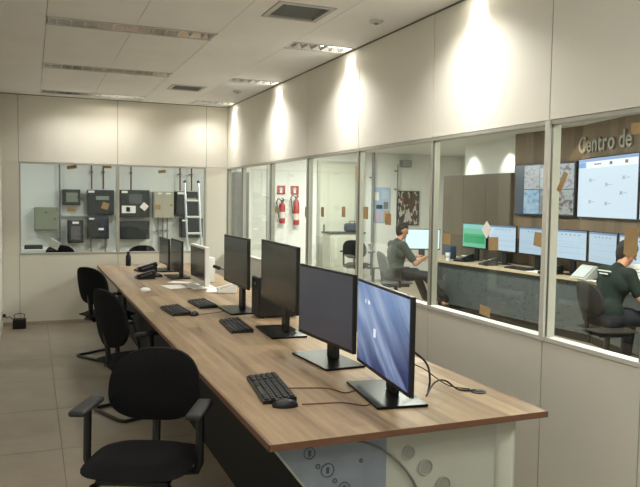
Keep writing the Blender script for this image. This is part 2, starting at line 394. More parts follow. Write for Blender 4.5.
# screens on the wooden wall
def emis(name, rgb, s=1.0):
    if name in MATS: return MATS[name]
    m = mat(name, (8, 8, 8), .25, emit=rgb, estr=s); return m
def feed_mat(name, c0, c1, c2, seed):
    m = bpy.data.materials.new(name); m.use_nodes = True; nt = m.node_tree; b = nt.nodes['Principled BSDF']
    b.inputs['Base Color'].default_value = (.01, .01, .01, 1); b.inputs['Roughness'].default_value = .3
    tc = nt.nodes.new('ShaderNodeTexCoord'); mp = nt.nodes.new('ShaderNodeMapping'); mp.inputs['Location'].default_value = (seed*3.1, seed*1.7, seed); mp.inputs['Scale'].default_value = (1, 1.0, 1.6)
    vo = nt.nodes.new('ShaderNodeTexNoise'); vo.inputs['Scale'].default_value = 11; vo.inputs['Detail'].default_value = 3
    rp = nt.nodes.new('ShaderNodeValToRGB')
    e = rp.color_ramp.elements; e[0].position = .32; e[0].color = lin(c1); e[1].position = .46; e[1].color = lin(c0); k = e.new(.62); k.color = lin(c2); k = e.new(.72); k.color = lin(c1)
    nt.links.new(tc.outputs['Object'], mp.inputs[0]); nt.links.new(mp.outputs[0], vo.inputs['Vector']); nt.links.new(vo.outputs['Color'], rp.inputs[0])
    nt.links.new(rp.outputs[0], b.inputs['Emission Color']); b.inputs['Emission Strength'].default_value = .75
    return m
def wall_screen(loc, rz, w, h, label):
    t = thing('wall_screen', label, 'screen', loc, rz, 'video wall screens')    # local: faces -X, runs along local Y from 0 to -w
    box(0, .06, -w, 0, 0, h, bev=.006).build('bezel', black, t); return t
ws = wall_screen((6.385, 8.30, 1.44), 0, 1.215, .72, 'wall screen of camera pictures in tiles beside the wooden cabinet')
base = box(-.003, 0, -1.2, -.015, .015, .705).build('display', emis('feed_bg', (70, 78, 92), .6), ws)
cols = [((150, 190, 220), (90, 120, 150), (200, 210, 215)), ((120, 150, 165), (205, 205, 200), (160, 110, 90)), ((190, 195, 195), (120, 110, 100), (90, 60, 50)), ((200, 200, 205), (120, 125, 130), (170, 175, 180)), ((190, 195, 200), (100, 100, 105), (215, 215, 218)), ((205, 205, 210), (150, 150, 155), (110, 110, 115))]
for r in range(2):
    for c in range(3):
        a = -.21-c*.33
        box(-.0055, -.003, a-.32, a, .03+r*.335, .03+r*.335+.325).build('camera_feed', feed_mat('feed_%d%d' % (r, c), *cols[r*3+c], r*3+c), base)
box(-.0055, -.003, -.195, -.02, .03, .69).build('side_list', emis('feed_side', (96, 104, 118), .6), base)
rzB = math.atan2(-DX, -DY)*-1  # local -Y axis points along (DX,DY)
def segB(s, off=0.0):
    n = Vector((-.958, .286)); p = Vector((XC, 7.07))+Vector((DX, DY))*s+n*off; return p.x, p.y
px, py = segB(.07, .065)
ws2 = wall_screen((px, py, 1.44), rzB, 1.40, .735, 'large wall screen with a white diagram page under the metal lettering')
d2 = box(-.003, 0, -1.385, -.015, .015, .72).build('display', emis('page_white', (206, 220, 238), 1.0), ws2)
box(-.0045, -.003, -1.385, -.015, .685, .72).build('title_bar', emis('page_bar', (120, 150, 205), .9), d2)
box(-.0045, -.003, -.20, -.02, .615, .68).build('logo_block', emis('page_logo', (96, 160, 230), .9), d2)
box(-.0045, -.003, -1.38, -.22, .605, .68).build('tool_band', emis('page_band', (236, 238, 240), 1.0), d2)
for (a, b, z, hh, col) in ((.42, .47, .64, .016, (170, 40, 50)), (.48, .53, .64, .016, (60, 120, 80)), (.54, .58, .64, .016, (170, 40, 50)), (.78, .84, .63, .035, (90, 90, 90)), (1.12, 1.18, .63, .035, (150, 60, 60))):
    box(-.006, -.0045, -b, -a, z, z+hh).build('tool_icon', emis('ic_%d_%d' % (a*100, z*100), col, .8), d2)
ln = emis('page_ink', (120, 128, 140), .8)
for (y, z) in ((.33, .46), (.33, .2), (.72, .40), (.72, .18), (1.05, .3), (1.1, .47)):
    m = MB(); m.obox((-.004, -y, z), (.002, .07, .006), (math.radians(35), 0, 0)); m.obox((-.004, -y, z), (.002, .07, .006), (math.radians(-35), 0, 0)); m.obox((-.004, -y-.08, z), (.002, .10, .004), (0, 0, 0)); m.build('diagram_mark', ln, d2)
px, py = segB(1.50, .065)
ws3 = wall_screen((px, py, 1.44), rzB, 1.40, .735, 'next wall screen of the row past the picture edge')
box(-.003, 0, -1.385, -.015, .015, .72).build('display', MATS['page_white'], ws3)
# metal lettering on the oak wall
lt = thing('wall_lettering', 'brushed metal letters reading Centro de on the oak wall', 'sign', (0, 0, 0))
def letters(txt, s0, z0, size):
    cu = bpy.data.curves.new('letter_curve', 'FONT'); cu.body = txt; cu.size = size; cu.extrude = .012; cu.offset = .004
    tmp = bpy.data.objects.new('letter_tmp', cu); COL.objects.link(tmp)
    dg = bpy.context.evaluated_depsgraph_get(); me = bpy.data.meshes.new_from_object(tmp.evaluated_get(dg)); bpy.data.objects.remove(tmp)
    me.materials.clear(); me.materials.append(mat('letter_metal', (158, 156, 148), .4, metal=.6)); return me
s = -.03; size = .285
for ch in 'Centro de':
    if ch == ' ': s += .08; continue
    me = letters(ch, s, 0, size)
    o = bpy.data.objects.new('letter', me); COL.objects.link(o); o.parent = lt
    xs = [v.co.x for v in me.vertices]; wd = max(xs)-min(xs)
    x, y = segB(s-min(xs), .014)
    # letter plane: local X along (DX,DY), local Y up
    o.matrix_local = Matrix(((DX, 0, -.958, x), (DY, 0, .286, y), (0, 1, 0, 2.255), (0, 0, 0, 1)))
    s += wd+.022

# control-room ceiling downlights washing the walls
def downlight(x, y, aim, label, power, color=WARM, ang=70):
    t = thing('downlight', label, 'downlight', (x, y, ZC2), 0, 'control room downlights')
    MB().lathe([(.05, -.004), (.065, -.004), (.065, .0), (.05, .0)], (0, 0, 0)).build('ring', whitep, t, True); MB().lathe([(.0, -.002), (.048, -.002), (.048, 0)], (0, 0, 0)).build('lens', emis('downlight_lens', (255, 240, 215), 6), t)
    spot('downlight_beam', (x, y, ZC2-.02), aim, power, math.radians(ang), color, .8, .03)
downlight(6.60, 10.05, (6.86, 10.0, 1.9), 'round downlight over the left end of the cabinet', 24)
downlight(6.60, 9.05, (6.86, 9.05, 1.9), 'round downlight over the right end of the cabinet', 24)
x, y = segB(.02, .25); downlight(x, y, (segB(.02)[0], segB(.02)[1], 1.9), 'round downlight above the start of the metal lettering', 14, (1, .82, .55))
for x, y in ((4.2, 1.0), (4.2, 4.0), (4.2, 7.4), (4.2, 10.8), (5.45, 11.6)):  # the last panel is added, unseen, to brighten the back wall
    t = thing('panel_light', 'square panel light in the control room ceiling, %s' % {1.0: 'nearest the viewer', 4.0: 'over the seated reader', 7.4: 'over the long desk', 10.8: 'by the back wall', 11.6: 'added to brighten the back wall'}[y], 'ceiling light', (x, y, ZC2), 0, 'control room panel lights')
    box(-.31, .31, -.31, .31, -.012, 0).build('frame', whitep, t); box(-.29, .29, -.29, .29, -.015, -.012).build('diffuser', emis('panel_diffuser', (255, 252, 245), 3.0), t)
    area('panel_glow', (x, y, ZC2-.03), .56, .56, P_CTRL*(1 if y != 11.6 else .5), (1, .97, .88))
for x, nm in ((-.6, 'near the olive box'), (1.4, 'above the dark boxes')):
    t = thing('batten_light', 'long batten light in the equipment room '+nm, 'ceiling light', (x, 11.0, 2.95), 0, 'equipment room battens')
    box(-.08, .08, -.6, .6, -.05, 0).build('body', whitep, t); MB().cyl((0, -.58, -.065), (0, .58, -.065), .016).build('tube', emis('batten_tube', (245, 250, 255), 4.0), t)
    area('batten_glow', (x, 11.0, 2.86), .2, 1.15, P_EQUIP, COOL)

# ------------------------------------------------------------------ equipment boxes on the back wall
def wallbox(x0, x1, z0, z1, m, label, dep=.2, extras=()):
    t = thing('electrical_box', label, 'electrical box', ((x0+x1)/2, YB, z0), 0, 'boxes on the equipment wall')
    a, h = (x1-x0)/2, z1-z0
    box(-a, a, -dep, 0, 0, h, bev=.006).build('body', m, t)
    d = box(-a+.015, a-.015, -dep-.018, -dep, .015, h-.015, bev=.004).build('door', m, t)
    MB().cyl((a-.05, -dep-.018, h*.5), (a-.05, -dep-.035, h*.5), .012).build('latch', black, d)
    for (u0, u1, v0, v1, mm, nm) in extras:
        box(-a+u0*2*a, -a+u1*2*a, -dep-.023, -dep-.018, v0*h, v1*h).build(nm, mm, t)
    return t
lab = paper
wallbox(.03, .40, 1.04, 1.43, boxgrn, 'olive grey metal box alone at the left of the equipment wall', extras=((.45, .55, .75, .8, black, 'keyhole'),))
wallbox(.48, .77, 1.47, 1.74, boxblk, 'small black box with a grey-green display window', extras=((.2, .85, .2, .8, mat('meter_window', (120, 128, 116), .4), 'display_window'),))
wallbox(.89, 1.33, 1.31, 1.74, boxblk, 'black box with a strip display below the paired red conduits', extras=((.3, .8, .6, .75, mat('strip_display', (130, 140, 132), .4), 'display_strip'), (.02, .25, .88, .97, lab, 'name_label')))
wallbox(.89, 1.24, .89, 1.27, boxblk, 'black box hanging under the strip-display box', extras=((.5, .75, .4, .5, lab, 'name_label'), (.05, .3, .88, .96, lab, 'name_label')))
wallbox(.56, .82, .82, 1.21, boxblk, 'narrow black meter box with a grey face at lower left', extras=((.2, .8, .15, .75, mat('meter_face', (96, 92, 92), .4), 'meter_face'), (.3, .7, .85, .95, lab, 'name_label')))
wallbox(1.43, 1.94, 1.27, 1.75, boxblk, 'wide black box bearing a white notice and a grey screen', extras=((.3, .75, .5, .85, mat('box_screen', (86, 90, 90), .3), 'screen'), (.05, .52, .15, .42, lab, 'notice'), (.2, .33, .2, .37, mat('notice_mark', (80, 84, 88), .7), 'notice_mark'), (.05, .25, .88, .96, lab, 'name_label')))
wallbox(1.43, 1.94, .88, 1.20, boxblk, 'wide black box beneath the one with the white notice')
wallbox(2.01, 2.37, 1.25, 1.73, boxbei, 'beige metal box between the black boxes', extras=((.2, .4, .9, .96, lab, 'name_label'), (.6, .85, .9, .96, lab, 'name_label')))
wallbox(2.41, 2.84, 1.30, 1.74, boxblk, 'black box behind the white ladder rails', extras=((.4, .85, .62, .74, mat('strip_display', (130, 140, 132), .4), 'display_strip'), (.05, .35, .88, .97, lab, 'name_label')))
wallbox(2.50, 2.90, .90, 1.25, boxblk, 'smaller black box low behind the ladder', extras=((.05, .3, .86, .94, lab, 'name_label'),))
def conduit(x, z0, z1, m, label, r=.013, y=YB-.1):
    t = thing('conduit', label, 'conduit', (x, y, 0), 0, 'conduits on the back wall')
    MB().cyl((0, 0, z0), (0, 0, z1), r, n=10).build('pipe', m, t, True)
    for z in (z0+.25*(z1-z0), z0+.8*(z1-z0)):
        m2 = MB(); m2.box(-r-.012, r+.012, -.006, YB-y, z-.012, z+.012); m2.build('clip', grey, t)
for x, nm in ((.965, 'left pipe of the pair over the strip-display box'), (1.16, 'right pipe of the pair over the strip-display box'), (1.63, 'pipe over the box with the white notice'), (2.50, 'pipe over the box behind the ladder, nearer the beige box'), (2.71, 'pipe over the box behind the ladder, nearer the corner')):
    conduit(x, 1.752, 2.95, redd, 'dark red '+nm)
conduit(.44, .2, 2.95, grey, 'grey full-height pipe beside the small display box', .016)
for x, nm in ((2.11, 'left'), (2.19, 'middle'), (2.27, 'right')):
    conduit(x, .1, 1.26, grey, 'grey pipe dropping from the beige box, %s of three' % nm)
conduit(.95, .1, .90, grey, 'thin grey pipe below the stacked black boxes, nearer the meter'); conduit(1.19, .1, .90, grey, 'thin grey pipe below the stacked black boxes, nearer the mullion')
# trunking between boxes
tag(box(.77, .90, YB-.12, YB, 1.62, 1.67).build('cable_duct', grey), 'short grey duct linking two small black boxes', 'duct')
tag(box(.46, 1.40, YB-.08, YB, 1.275, 1.295).build('cable_duct', lgrey), 'long thin grey duct running under the upper black boxes', 'duct')
# counter with chairs inside the equipment room
ct = thing('work_counter', 'white counter edge below the olive box', 'counter', (.1, 12.2, 0))
box(-.95, .5, -.35, .3, .74, .78, bev=.004).build('top', whitep, ct)
for x in (-.9, .45): box(x-.02, x+.02, -.3, .25, 0, .74).build('leg', alu, ct)
tag(MB().prism([(-.62+.75, 11.95), (-.35+.75, 11.95), (-.38+.75, 12.15), (-.6+.75, 12.15)], .78, .84).build('cable_bundle', blackm), 'small black device lying on the white counter', 'device').location = (-.25, 0, 0)

# ladder
ld = thing('step_ladder', 'white aluminium ladder leaning behind the far window near the corner', 'ladder', (2.27, 10.9, 0))
def lpt(u, z): return (u, (z/2.0)*.45, z)
m0, m1 = MB(), MB()
for mm, u in ((m0, -.0), (m1, .22)):
    mm.tube([lpt(u, .0), lpt(u, 1.86)], .017, 8); mm.build('rail', mat('ladder_metal', (205, 210, 216), .35, metal=.4), ld, True)
for k in range(6):
    z = .28+k*.26
    x0 = lpt(0, z); MB().box(0, .22, x0[1]-.04, x0[1]+.04, z-.014, z+.014, bev=.004).build('step', whitep, ld)
for u in (0, .22):
    MB().sph(lpt(u, 1.88), .026, 10).build('end_cap', mat('blue_cap', (50, 66, 110), .5), ld, True)

# ------------------------------------------------------------------ things on the back wall seen through the partition
def extinguisher(x, label, h, dark):
    t = thing('fire_extinguisher', label, 'fire extinguisher', (x, YB-.11, 1.16-.3*(h-.32)), 0, 'extinguishers on the wall')
    b = MB().lathe([(.045, 0), (.058, .015), (.058, h), (.046, h+.05), (.025, h+.075), (.022, h+.10)], (0, 0, 0)).build('cylinder', red, t, True)
    MB().lathe([(.0585, .1), (.0592, .1), (.0592, .22), (.0585, .22)], (0, 0, 0)).build('paper_band', mat('band_white', (215, 205, 200), .6), b, True)
    m = MB(); m.box(-.02, .02, -.03, .03, h+.10, h+.13); m.obox((0, -.05, h+.15), (.02, .13, .012), (math.radians(18), 0, 0)); m.build('valve', black, t)
    MB().tube([(-.02, 0, h+.12), (-.09, -.03, h+.16), (-.13, -.04, h+.10), (-.11, -.05, h-.05), (-.09, -.06, h-.2)], .011, 8).build('hose', black, t, True)
    box(-.03, .03, .06, .11, h-.05, h+.05).build('bracket', grey, t)
extinguisher(4.47, 'shorter red fire extinguisher with dark hose, on the white wall', .32, 1)
e2 = extinguisher(4.76, 'taller red fire extinguisher hanging next to the shorter one', .42, 0)
for x, nm in ((4.48, 'above the shorter extinguisher'), (4.76, 'above the taller extinguisher')):
    t = thing('fire_sign', 'square red fire sign with white symbol '+nm, 'sign', (x, YB-.004, 1.72), 0, 'fire signs')
    box(-.085, .085, -.004, 0, 0, .17).build('plate', red, t); box(-.025, .025, -.006, -.004, .03, .12).build('symbol', white, t); MB().prism([(-.05, .10), (.05, .10), (0, .145)], -.006, -.004, 'Y').build('symbol_tip', white, t)
# doors / tall cupboards on the back wall
for (x0, x1, z1, m, nm) in ((3.62, 4.18, 2.3, mat('door_white', (215, 215, 206), .5), 'pale door left of the extinguishers'), (5.28, 6.05, 2.35, mat('door_greenish', (196, 197, 182), .5), 'pale greenish door behind the empty office chair')):
    t = struct('door_%d' % (1 if x0 < 4 else 2), nm, 'door', loc=((x0+x1)/2, YB, 0)); a = (x1-x0)/2
    mm = MB(); mm.box(-a-.05, -a, -.05, 0, 0, z1+.05); mm.box(a, a+.05, -.05, 0, 0, z1+.05); mm.box(-a, a, -.05, 0, z1, z1+.05); mm.build('frame', alu, t)
    box(-a+.004, a-.004, -.035, 0, 0, z1-.003).build('leaf', m, t); box(-a+.08, -a+.10, -.08, -.035, 1.0, 1.14).build('handle', alu_d, t)
    for zz in (1.9, 1.0): box(-a+.09, a-.09, -.042, -.035, zz-.75, zz-.02).build('leaf_panel', m, t)
sc_ = thing('side_cupboard', 'low pale cupboard with a dark top beneath the pale greenish door', 'cupboard', (5.62, 12.55, 0))
box(-.36, .36, -.2, .2, 0, .98).build('body', mat('cupboard_pale', (190, 190, 176), .5), sc_); box(-.38, .38, -.22, .22, .98, 1.01, bev=.004).build('top', darkg, sc_)
for s_ in (-1, 1): MB().box(min(0, s_*.34)+.004, max(0, s_*.34)-.004, -.218, -.2, .05, .95).build('door', MATS['cupboard_pale'], sc_)
bg = thing('backpack', 'dark blue-black bag standing on the low cupboard', 'bag', (5.78, 12.5, 1.01))
MB().box(-.15, .15, -.09, .09, 0, .17, bev=.05, seg=3).build('body', mat('bag_blue', (38, 44, 58), .8), bg, True); MB().tube([(-.06, 0, .16), (-.05, 0, .21), (.05, 0, .21), (.06, 0, .16)], .01).build('handle', blackm, bg, True); MB().box(-.1, .1, -.115, -.085, .02, .1, bev=.015).build('pocket', MATS['bag_blue'], bg, True)
conduit(6.42, .1, 2.6, grey, 'thick grey pipe between the greenish door and the painted reflection', .03)
conduit(6.98, 1.7, 2.38, grey, 'grey pipe rising beside the speckled art panel'); conduit(6.2, .1, 2.6, lgrey, 'light grey pipe close to the greenish door', .02)
vb = thing('wall_vent', 'small grey vent grille high on the white wall', 'vent', (7.18, 12.9, 2.33))
t = vb; box(-.11, .11, -.03, .1, 0, .14).build('frame', grey, t)
for i in range(4): box(-.1, .1, -.036, -.03, .02+i*.03, .035+i*.03).build('slat', lgrey, t)
# speckled art panel and pale blue board painted as a glass reflection
def pattern_mat(name, stops, scale, rough=.7):
    m = bpy.data.materials.new(name); m.use_nodes = True; nt = m.node_tree; b = nt.nodes['Principled BSDF']; b.inputs['Roughness'].default_value = rough
    tc = nt.nodes.new('ShaderNodeTexCoord'); mp = nt.nodes.new('ShaderNodeMapping'); mp.inputs['Scale'].default_value = scale
    vo = nt.nodes.new('ShaderNodeTexVoronoi'); vo.inputs['Scale'].default_value = 1; rp = nt.nodes.new('ShaderNodeValToRGB'); rp.color_ramp.interpolation = 'CONSTANT'
    e = rp.color_ramp.elements
    e[0].position = stops[0][0]; e[0].color = lin(stops[0][1]); e[1].position = stops[1][0]; e[1].color = lin(stops[1][1])
    for p, c in stops[2:]: k = e.new(p); k.color = lin(c)
    nt.links.new(tc.outputs['Object'], mp.inputs[0]); nt.links.new(mp.outputs[0], vo.inputs['Vector']); nt.links.new(vo.outputs['Color'], rp.inputs[0]); nt.links.new(rp.outputs[0], b.inputs['Base Color'])
    return m
ap = thing('art_panel', 'dark speckled art panel on the white wall behind the seated operator', 'art', (7.28, YB, 1.12))
box(-.26, .26, -.035, 0, 0, .72).build('frame', darkg, ap)
box(-.24, .24, -.039, -.035, .02, .70).build('picture', pattern_mat('speckle', [(0, (58, 52, 46)), (.45, (190, 186, 176)), (.68, (112, 60, 52)), (.76, (64, 60, 54))], (26, 26, 13)), ap)
nb = thing('reflection_board', 'pale blue painted glass reflection with patches left of the art panel', 'painted reflection', (6.66, YB, 1.18))  # board and patches are coloured to imitate a reflection in the glass
box(-.22, .2, -.02, 0, 0, .72, bev=.004).build('board', mat('reflection_blue', (168, 190, 220), .6, vary=.08, scale=5), nb)
for (a, b, c, d, m) in ((-.12, .02, .28, .36, darkg), (.05, .15, .28, .42, grey), (-.18, -.06, .45, .62, paper), (.0, .16, .48, .66, mat('patch_blue', (190, 206, 230), .7)), (.05, .19, .02, .24, mat('patch_tan', (196, 160, 120), .7)), (-.16, .0, .04, .2, mat('patch_pink', (196, 172, 186), .7))):
    box(a, b, -.024, -.02, c, d).build('reflection_patch', m, nb)

# ------------------------------------------------------------------ the long desk
DT = .74
rk = thing('tall_rack', 'tall dark blue-grey equipment rack seen through the farthest pane', 'rack', (3.5, 12.6, 0))
box(-.13, .13, -.3, .3, 0, 2.1, bev=.004).build('body', mat('rack_dark', (62, 68, 78), .5), rk); box(-.11, .11, -.31, -.3, .1, 2.0).build('door', mat('rack_door', (40, 44, 52), .3), rk)
dk = thing('long_desk', 'long oak-topped shared desk running the length of the room', 'desk', (1.375, 5.86, 0))
hy, hx = 3.545, .61
box(-hx+.002, hx-.002, -hy+.002, hy, DT-.026, DT, bev=.002).build('worktop', desk_wood, dk)
m = MB(); m.box(-hx, hx, -hy, -hy+.002, DT-.026, DT-.0005); m.box(-hx, -hx+.002, -hy, hy, DT-.026, DT-.0005); m.box(hx-.002, hx, -hy, hy, DT-.026, DT-.0005); m.build('edge_band', desk_edge, dk)
panel_grey = mat('end_panel_grey', (186, 188, 178), .5, vary=.04, scale=4)
panel_blue = mat('end_panel_film', (134, 144, 156), .4, vary=.1, scale=9)
yp = -hy+.10
e0 = -1.375
ep = MB().prism([(.79+e0, DT-.027), (1.90+e0, DT-.027), (1.90+e0, .02), (1.24+e0, .02), (1.22+e0, .2), (.93+e0, .53)], yp, yp+.03, 'Y').build('end_panel', panel_grey, dk)
MB().prism([(.80+e0, DT-.029), (1.28+e0, DT-.029), (1.28+e0, .14), (1.26+e0, .17), (.94+e0, .53)], yp-.004, yp, 'Y').build('tinted_film', panel_blue, ep)
arc = [(1.02+e0+.44*math.cos(t), yp-.006, .28+.42*math.sin(t)) for t in [math.radians(v) for v in range(-5, 100, 7)]]
MB().tube(arc, .005, 6).build('raised_arc', mat('arc_grey', (118, 122, 118), .5), ep, True)
for (x, z, r) in ((1.38, .605, .027), (1.46, .535, .031), (1.545, .452, .032), (1.60, .36, .032)):
    MB().cyl((x+e0, yp-.003, z), (x+e0, yp+.002, z), r, n=24).build('round_recess', mat('recess_dark', (150, 153, 144), .6), ep, True)
    o = MB(); n = 24
    o.tube([(x+e0+r*math.cos(2*PI*k/n), yp-.004, z+r*math.sin(2*PI*k/n)) for k in range(n+1)], .003, 6).build('recess_rim', mat('recess_rim', (168, 172, 164), .4), ep, True)
for (x, z, r) in ((.955, .655, .022), (1.03, .58, .026), (1.10, .50, .024), (.99, .60, .008), (1.06, .535, .008), (1.17, .60, .006)):
    o = MB(); n = 18
    o.tube([(x+e0+r*math.cos(2*PI*k/n), yp-.005, z+r*math.sin(2*PI*k/n)) for k in range(n+1)], .0022, 5)
    if r > .02: o.box(x+e0-.006, x+e0+.006, yp-.006, yp-.004, z-.012, z+.012)
    o.build('printed_ring', mat('print_ink', (78, 86, 98), .5), ep)
for yy in (yp+.05, 0, hy-.25):
    MB().box(1.79+e0, 1.90+e0, yy-.06, yy+.06, 0.0, DT-.027, bev=.03, seg=3).build('leg', mat('leg_grey', (200, 201, 190), .4), dk, True)
for yy in (-1.1, .9, hy-.3):
    box(-hx+.35, -hx+.39, yy-.03, yy+.03, 0, DT-.027).build('leg', black, dk)
box(-hx+.24, -hx+.26, -hy+.16, hy-.1, .05, DT-.03).build('modesty_panel', blackm, dk)
box(-hx+.05, -hx+.09, -hy+.16, hy-.1, DT-.075, DT-.027).build('side_beam', blackm, dk)

# ------------------------------------------------------------------ monitors
def wallpaper():
    m = bpy.data.materials.new('blue_wallpaper'); m.use_nodes = True; nt = m.node_tree; b = nt.nodes['Principled BSDF']
    b.inputs['Base Color'].default_value = (.01, .01, .012, 1); b.inputs['Roughness'].default_value = .25
    tc = nt.nodes.new('ShaderNodeTexCoord'); mp = nt.nodes.new('ShaderNodeMapping'); mp.vector_type = 'TEXTURE'; mp.inputs['Rotation'].default_value = (math.radians(38), 0, 0); mp.inputs['Scale'].default_value = (1, .9, .11)
    nz = nt.nodes.new('ShaderNodeTexNoise'); nz.inputs['Scale'].default_value = 1.6; nz.inputs['Detail'].default_value = 3; nz.inputs['Roughness'].default_value = .5
    nt.links.new(tc.outputs['Object'], mp.inputs[0]); nt.links.new(mp.outputs[0], nz.inputs['Vector'])
    sp = nt.nodes.new('ShaderNodeSeparateXYZ'); nt.links.new(tc.outputs['Object'], sp.inputs[0])
    up = nt.nodes.new('ShaderNodeMapRange'); up.inputs[1].default_value = .08; up.inputs[2].default_value = .36; nt.links.new(M_(m, 'ADD', sp.outputs[2], M_(m, 'MULTIPLY', sp.outputs[1], .22, nt), nt), up.inputs[0])
    r1 = nt.nodes.new('ShaderNodeValToRGB'); e = r1.color_ramp.elements; e[0].position = .36; e[0].color = lin((20, 34, 78)); e[1].position = .7; e[1].color = lin((150, 172, 212)); k = e.new(.52); k.color = lin((48, 72, 132))
    nt.links.new(nz.outputs[0], r1.inputs[0])
    r2 = nt.nodes.new('ShaderNodeValToRGB'); e = r2.color_ramp.elements; e[0].position = .3; e[0].color = lin((110, 146, 202)); e[1].position = .75; e[1].color = lin((190, 210, 238)); nt.links.new(nz.outputs[0], r2.inputs[0])
    mx = nt.nodes.new('ShaderNodeMix'); mx.data_type = 'RGBA'; nt.links.new(up.outputs[0], mx.inputs[0]); nt.links.new(r1.outputs[0], mx.inputs[6]); nt.links.new(r2.outputs[0], mx.inputs[7])
    nt.links.new(mx.outputs[2], b.inputs['Emission Color']); b.inputs['Emission Strength'].default_value = .62
    return m
def monitor(p_near, p_far, zb, zt, label, screen, style='black', base_off=.02, bd=.09, group='monitors along the long desk', desk_z=DT):
    """a flat monitor; the screen looks to the -X side of the line from near to far end"""
    a, b = Vector(p_near), Vector(p_far); c = (a+b)/2; w = (b-a).length; rz = math.atan2(b.y-a.y, b.x-a.x)-PI/2
    t = thing('monitor', label, 'monitor', (c.x, c.y, desk_z), rz, group)
    z0, z1 = zb-desk_z, zt-desk_z; body = white if style == 'white' else black; h = w/2
    box(0, .022 if style != 'white' else .045, -h, h, z0, z1, bev=.004).build('bezel', body, t)
    sb = .022 if style == 'white' else .012; chin = .055 if style == 'white' else .02
    s = MB().box(0, .002, 0, w-2*sb, 0, (z1-z0)-chin-sb).build('screen', screen, t); s.location = (-.0015, -h+sb, z0+chin)
    box(.022, .052, -h*.55, h*.55, z0+.05, z1-.07, bev=.01).build('back_cover', body, t)
    MB().box(.045, .075, -.05, .05, .012, (z0+z1)/2, bev=.006).build('stand_post', body, t)
    zb_ = .012
    MB().box(-bd, .05+bd, -.22 if bd > .05 else -.12, .22 if bd > .05 else .12, 0.001, zb_, bev=.004).build('stand_base', white if style == 'white' else gloss_black, t)
    return t, s
mk = emis('icon_white', (235, 240, 250), .8)
t, s = monitor((1.385, 2.425), (1.475, 3.11), .818, 1.226, 'nearest black monitor showing a blue wallpaper with streaks', wallpaper())
for (y, z, w_, hh) in ((.54, .285, .012, .02), (.50, .285, .012, .02), (.485, .285, .014, .016), (.40, .145, .03, .04)):
    box(-.001, .0, y, y+w_, z, z+hh, bev=.0004).build('desktop_icon', mk, s)
monitor((1.465, 3.135), (1.425, 3.80), .842, 1.24, 'black monitor with a dim grey screen behind the blue wallpaper one', scr_dark)
monitor((1.445, 3.89), (1.497, 4.76), .918, 1.327, 'large dark monitor standing in front of the black computer tower', scr_off)
monitor((1.455, 4.95), (1.455, 5.64), .94, 1.318, 'dark monitor between the white all-in-one and the computer tower', scr_off)
monitor((1.50, 6.52), (1.50, 7.18), .775, 1.15, 'white-framed all-in-one computer on the desk', mat('screen_grey_reflect', (58, 62, 62), .15), 'white')
monitor((1.46, 7.44), (1.46, 8.08), .805, 1.155, 'thin dark monitor just past the white all-in-one', scr_off)
monitor((1.46, 8.22), (1.46, 8.86), .815, 1.135, 'farthest dark monitor at the window end of the desk', scr_off)
# computer tower
pc = thing('computer_tower', 'black computer tower standing between two dark monitors', 'computer', (1.668, 4.955, DT))
box(-.15, .15, -.09, .09, .008, .30, bev=.006).build('case', black, pc)
box(-.155, -.15, -.08, .08, .02, .29).build('front_panel', darkg, pc)
for x in (-.11, .11):
    for y in (-.06, .06): MB().cyl((x, y, 0), (x, y, .008), .012, n=10).build('foot', blackm, pc)
box(-.158, -.155, -.02, .02, .24, .26).build('drive_slot', grey, pc)

# ------------------------------------------------------------------ keyboards and mice
def keyboard(cx, cy, rz, label, L=.44, Wd=.145, m=black, z=DT, group='keyboards on the long desk'):
    t = thing('keyboard', label, 'keyboard', (cx, cy, z), rz, group)      # long side along local Y
    MB().prism([(-Wd/2, 0.0), (Wd/2, 0.0), (Wd/2, .024), (Wd/2-.01, .026), (-Wd/2, .014)], -L/2, L/2, 'Y').build('case', m, t)
    k = MB(); rows, colsn = 5, 17
    for r in range(rows):
        for c in range(colsn):
            if c in (12,) or (r == 0 and 3 < c < 9): continue
            x = -Wd/2+.018+r*(Wd-.036)/(rows-1); y = -L/2+.018+c*(L-.036)/(colsn-1)
            zt = .014+(x+Wd/2)/(Wd)*.012
            k.box(x-.0085, x+.0085, y-.0095, y+.0095, zt, zt+.006)
    k.box(-Wd/2+.009, -Wd/2+.026, -L/2+.09, -L/2+.22, .015, .022)
    o = k.build('keys', darkg if m is black else lgrey, t); o['kind'] = 'stuff'
    return t
def mouse(cx, cy, rz, label, m=black, z=DT, group='mice on the long desk'):
    t = thing('mouse', label, 'mouse', (cx, cy, z), rz, group)
    b = bmesh.new(); bmesh.ops.create_uvsphere(b, u_segments=18, v_segments=12, radius=1)
    for v in b.verts:
        zz = max(v.co.z, -.15); k = 1-.12*v.co.x
        v.co = Vector((v.co.x*.056, v.co.y*.031*k, (zz+.15)*.030))
    mm = MB(); mm._add(b); mm.build('shell', m, t, True)
    MB().cyl((-.03, -.004, .027), (-.03, .004, .027), .008, n=10).build('scroll_wheel', grey, t, True)
    return t
keyboard(.993, 3.005, math.radians(-7), 'black keyboard closest to the front edge of the desk, full of keys')
mouse(.972, 2.738, math.radians(-15), 'black mouse right beside the nearest keyboard')
keyboard(1.27, 4.6, math.radians(-4), 'black keyboard in front of the computer tower, second from the front edge', L=.46)
keyboard(1.28, 5.66, math.radians(2), 'black keyboard nearer the monitors in the side-by-side keyboard pair', L=.40)
keyboard(1.01, 5.37, math.radians(3), 'black keyboard nearer the chairs in the side-by-side keyboard pair', L=.42)
mouse(1.11, 5.16, math.radians(60), 'small black mouse beside the keyboard pair')
mouse(.965, 6.67, math.radians(10), 'white mouse alone near the chair side of the desk', white)
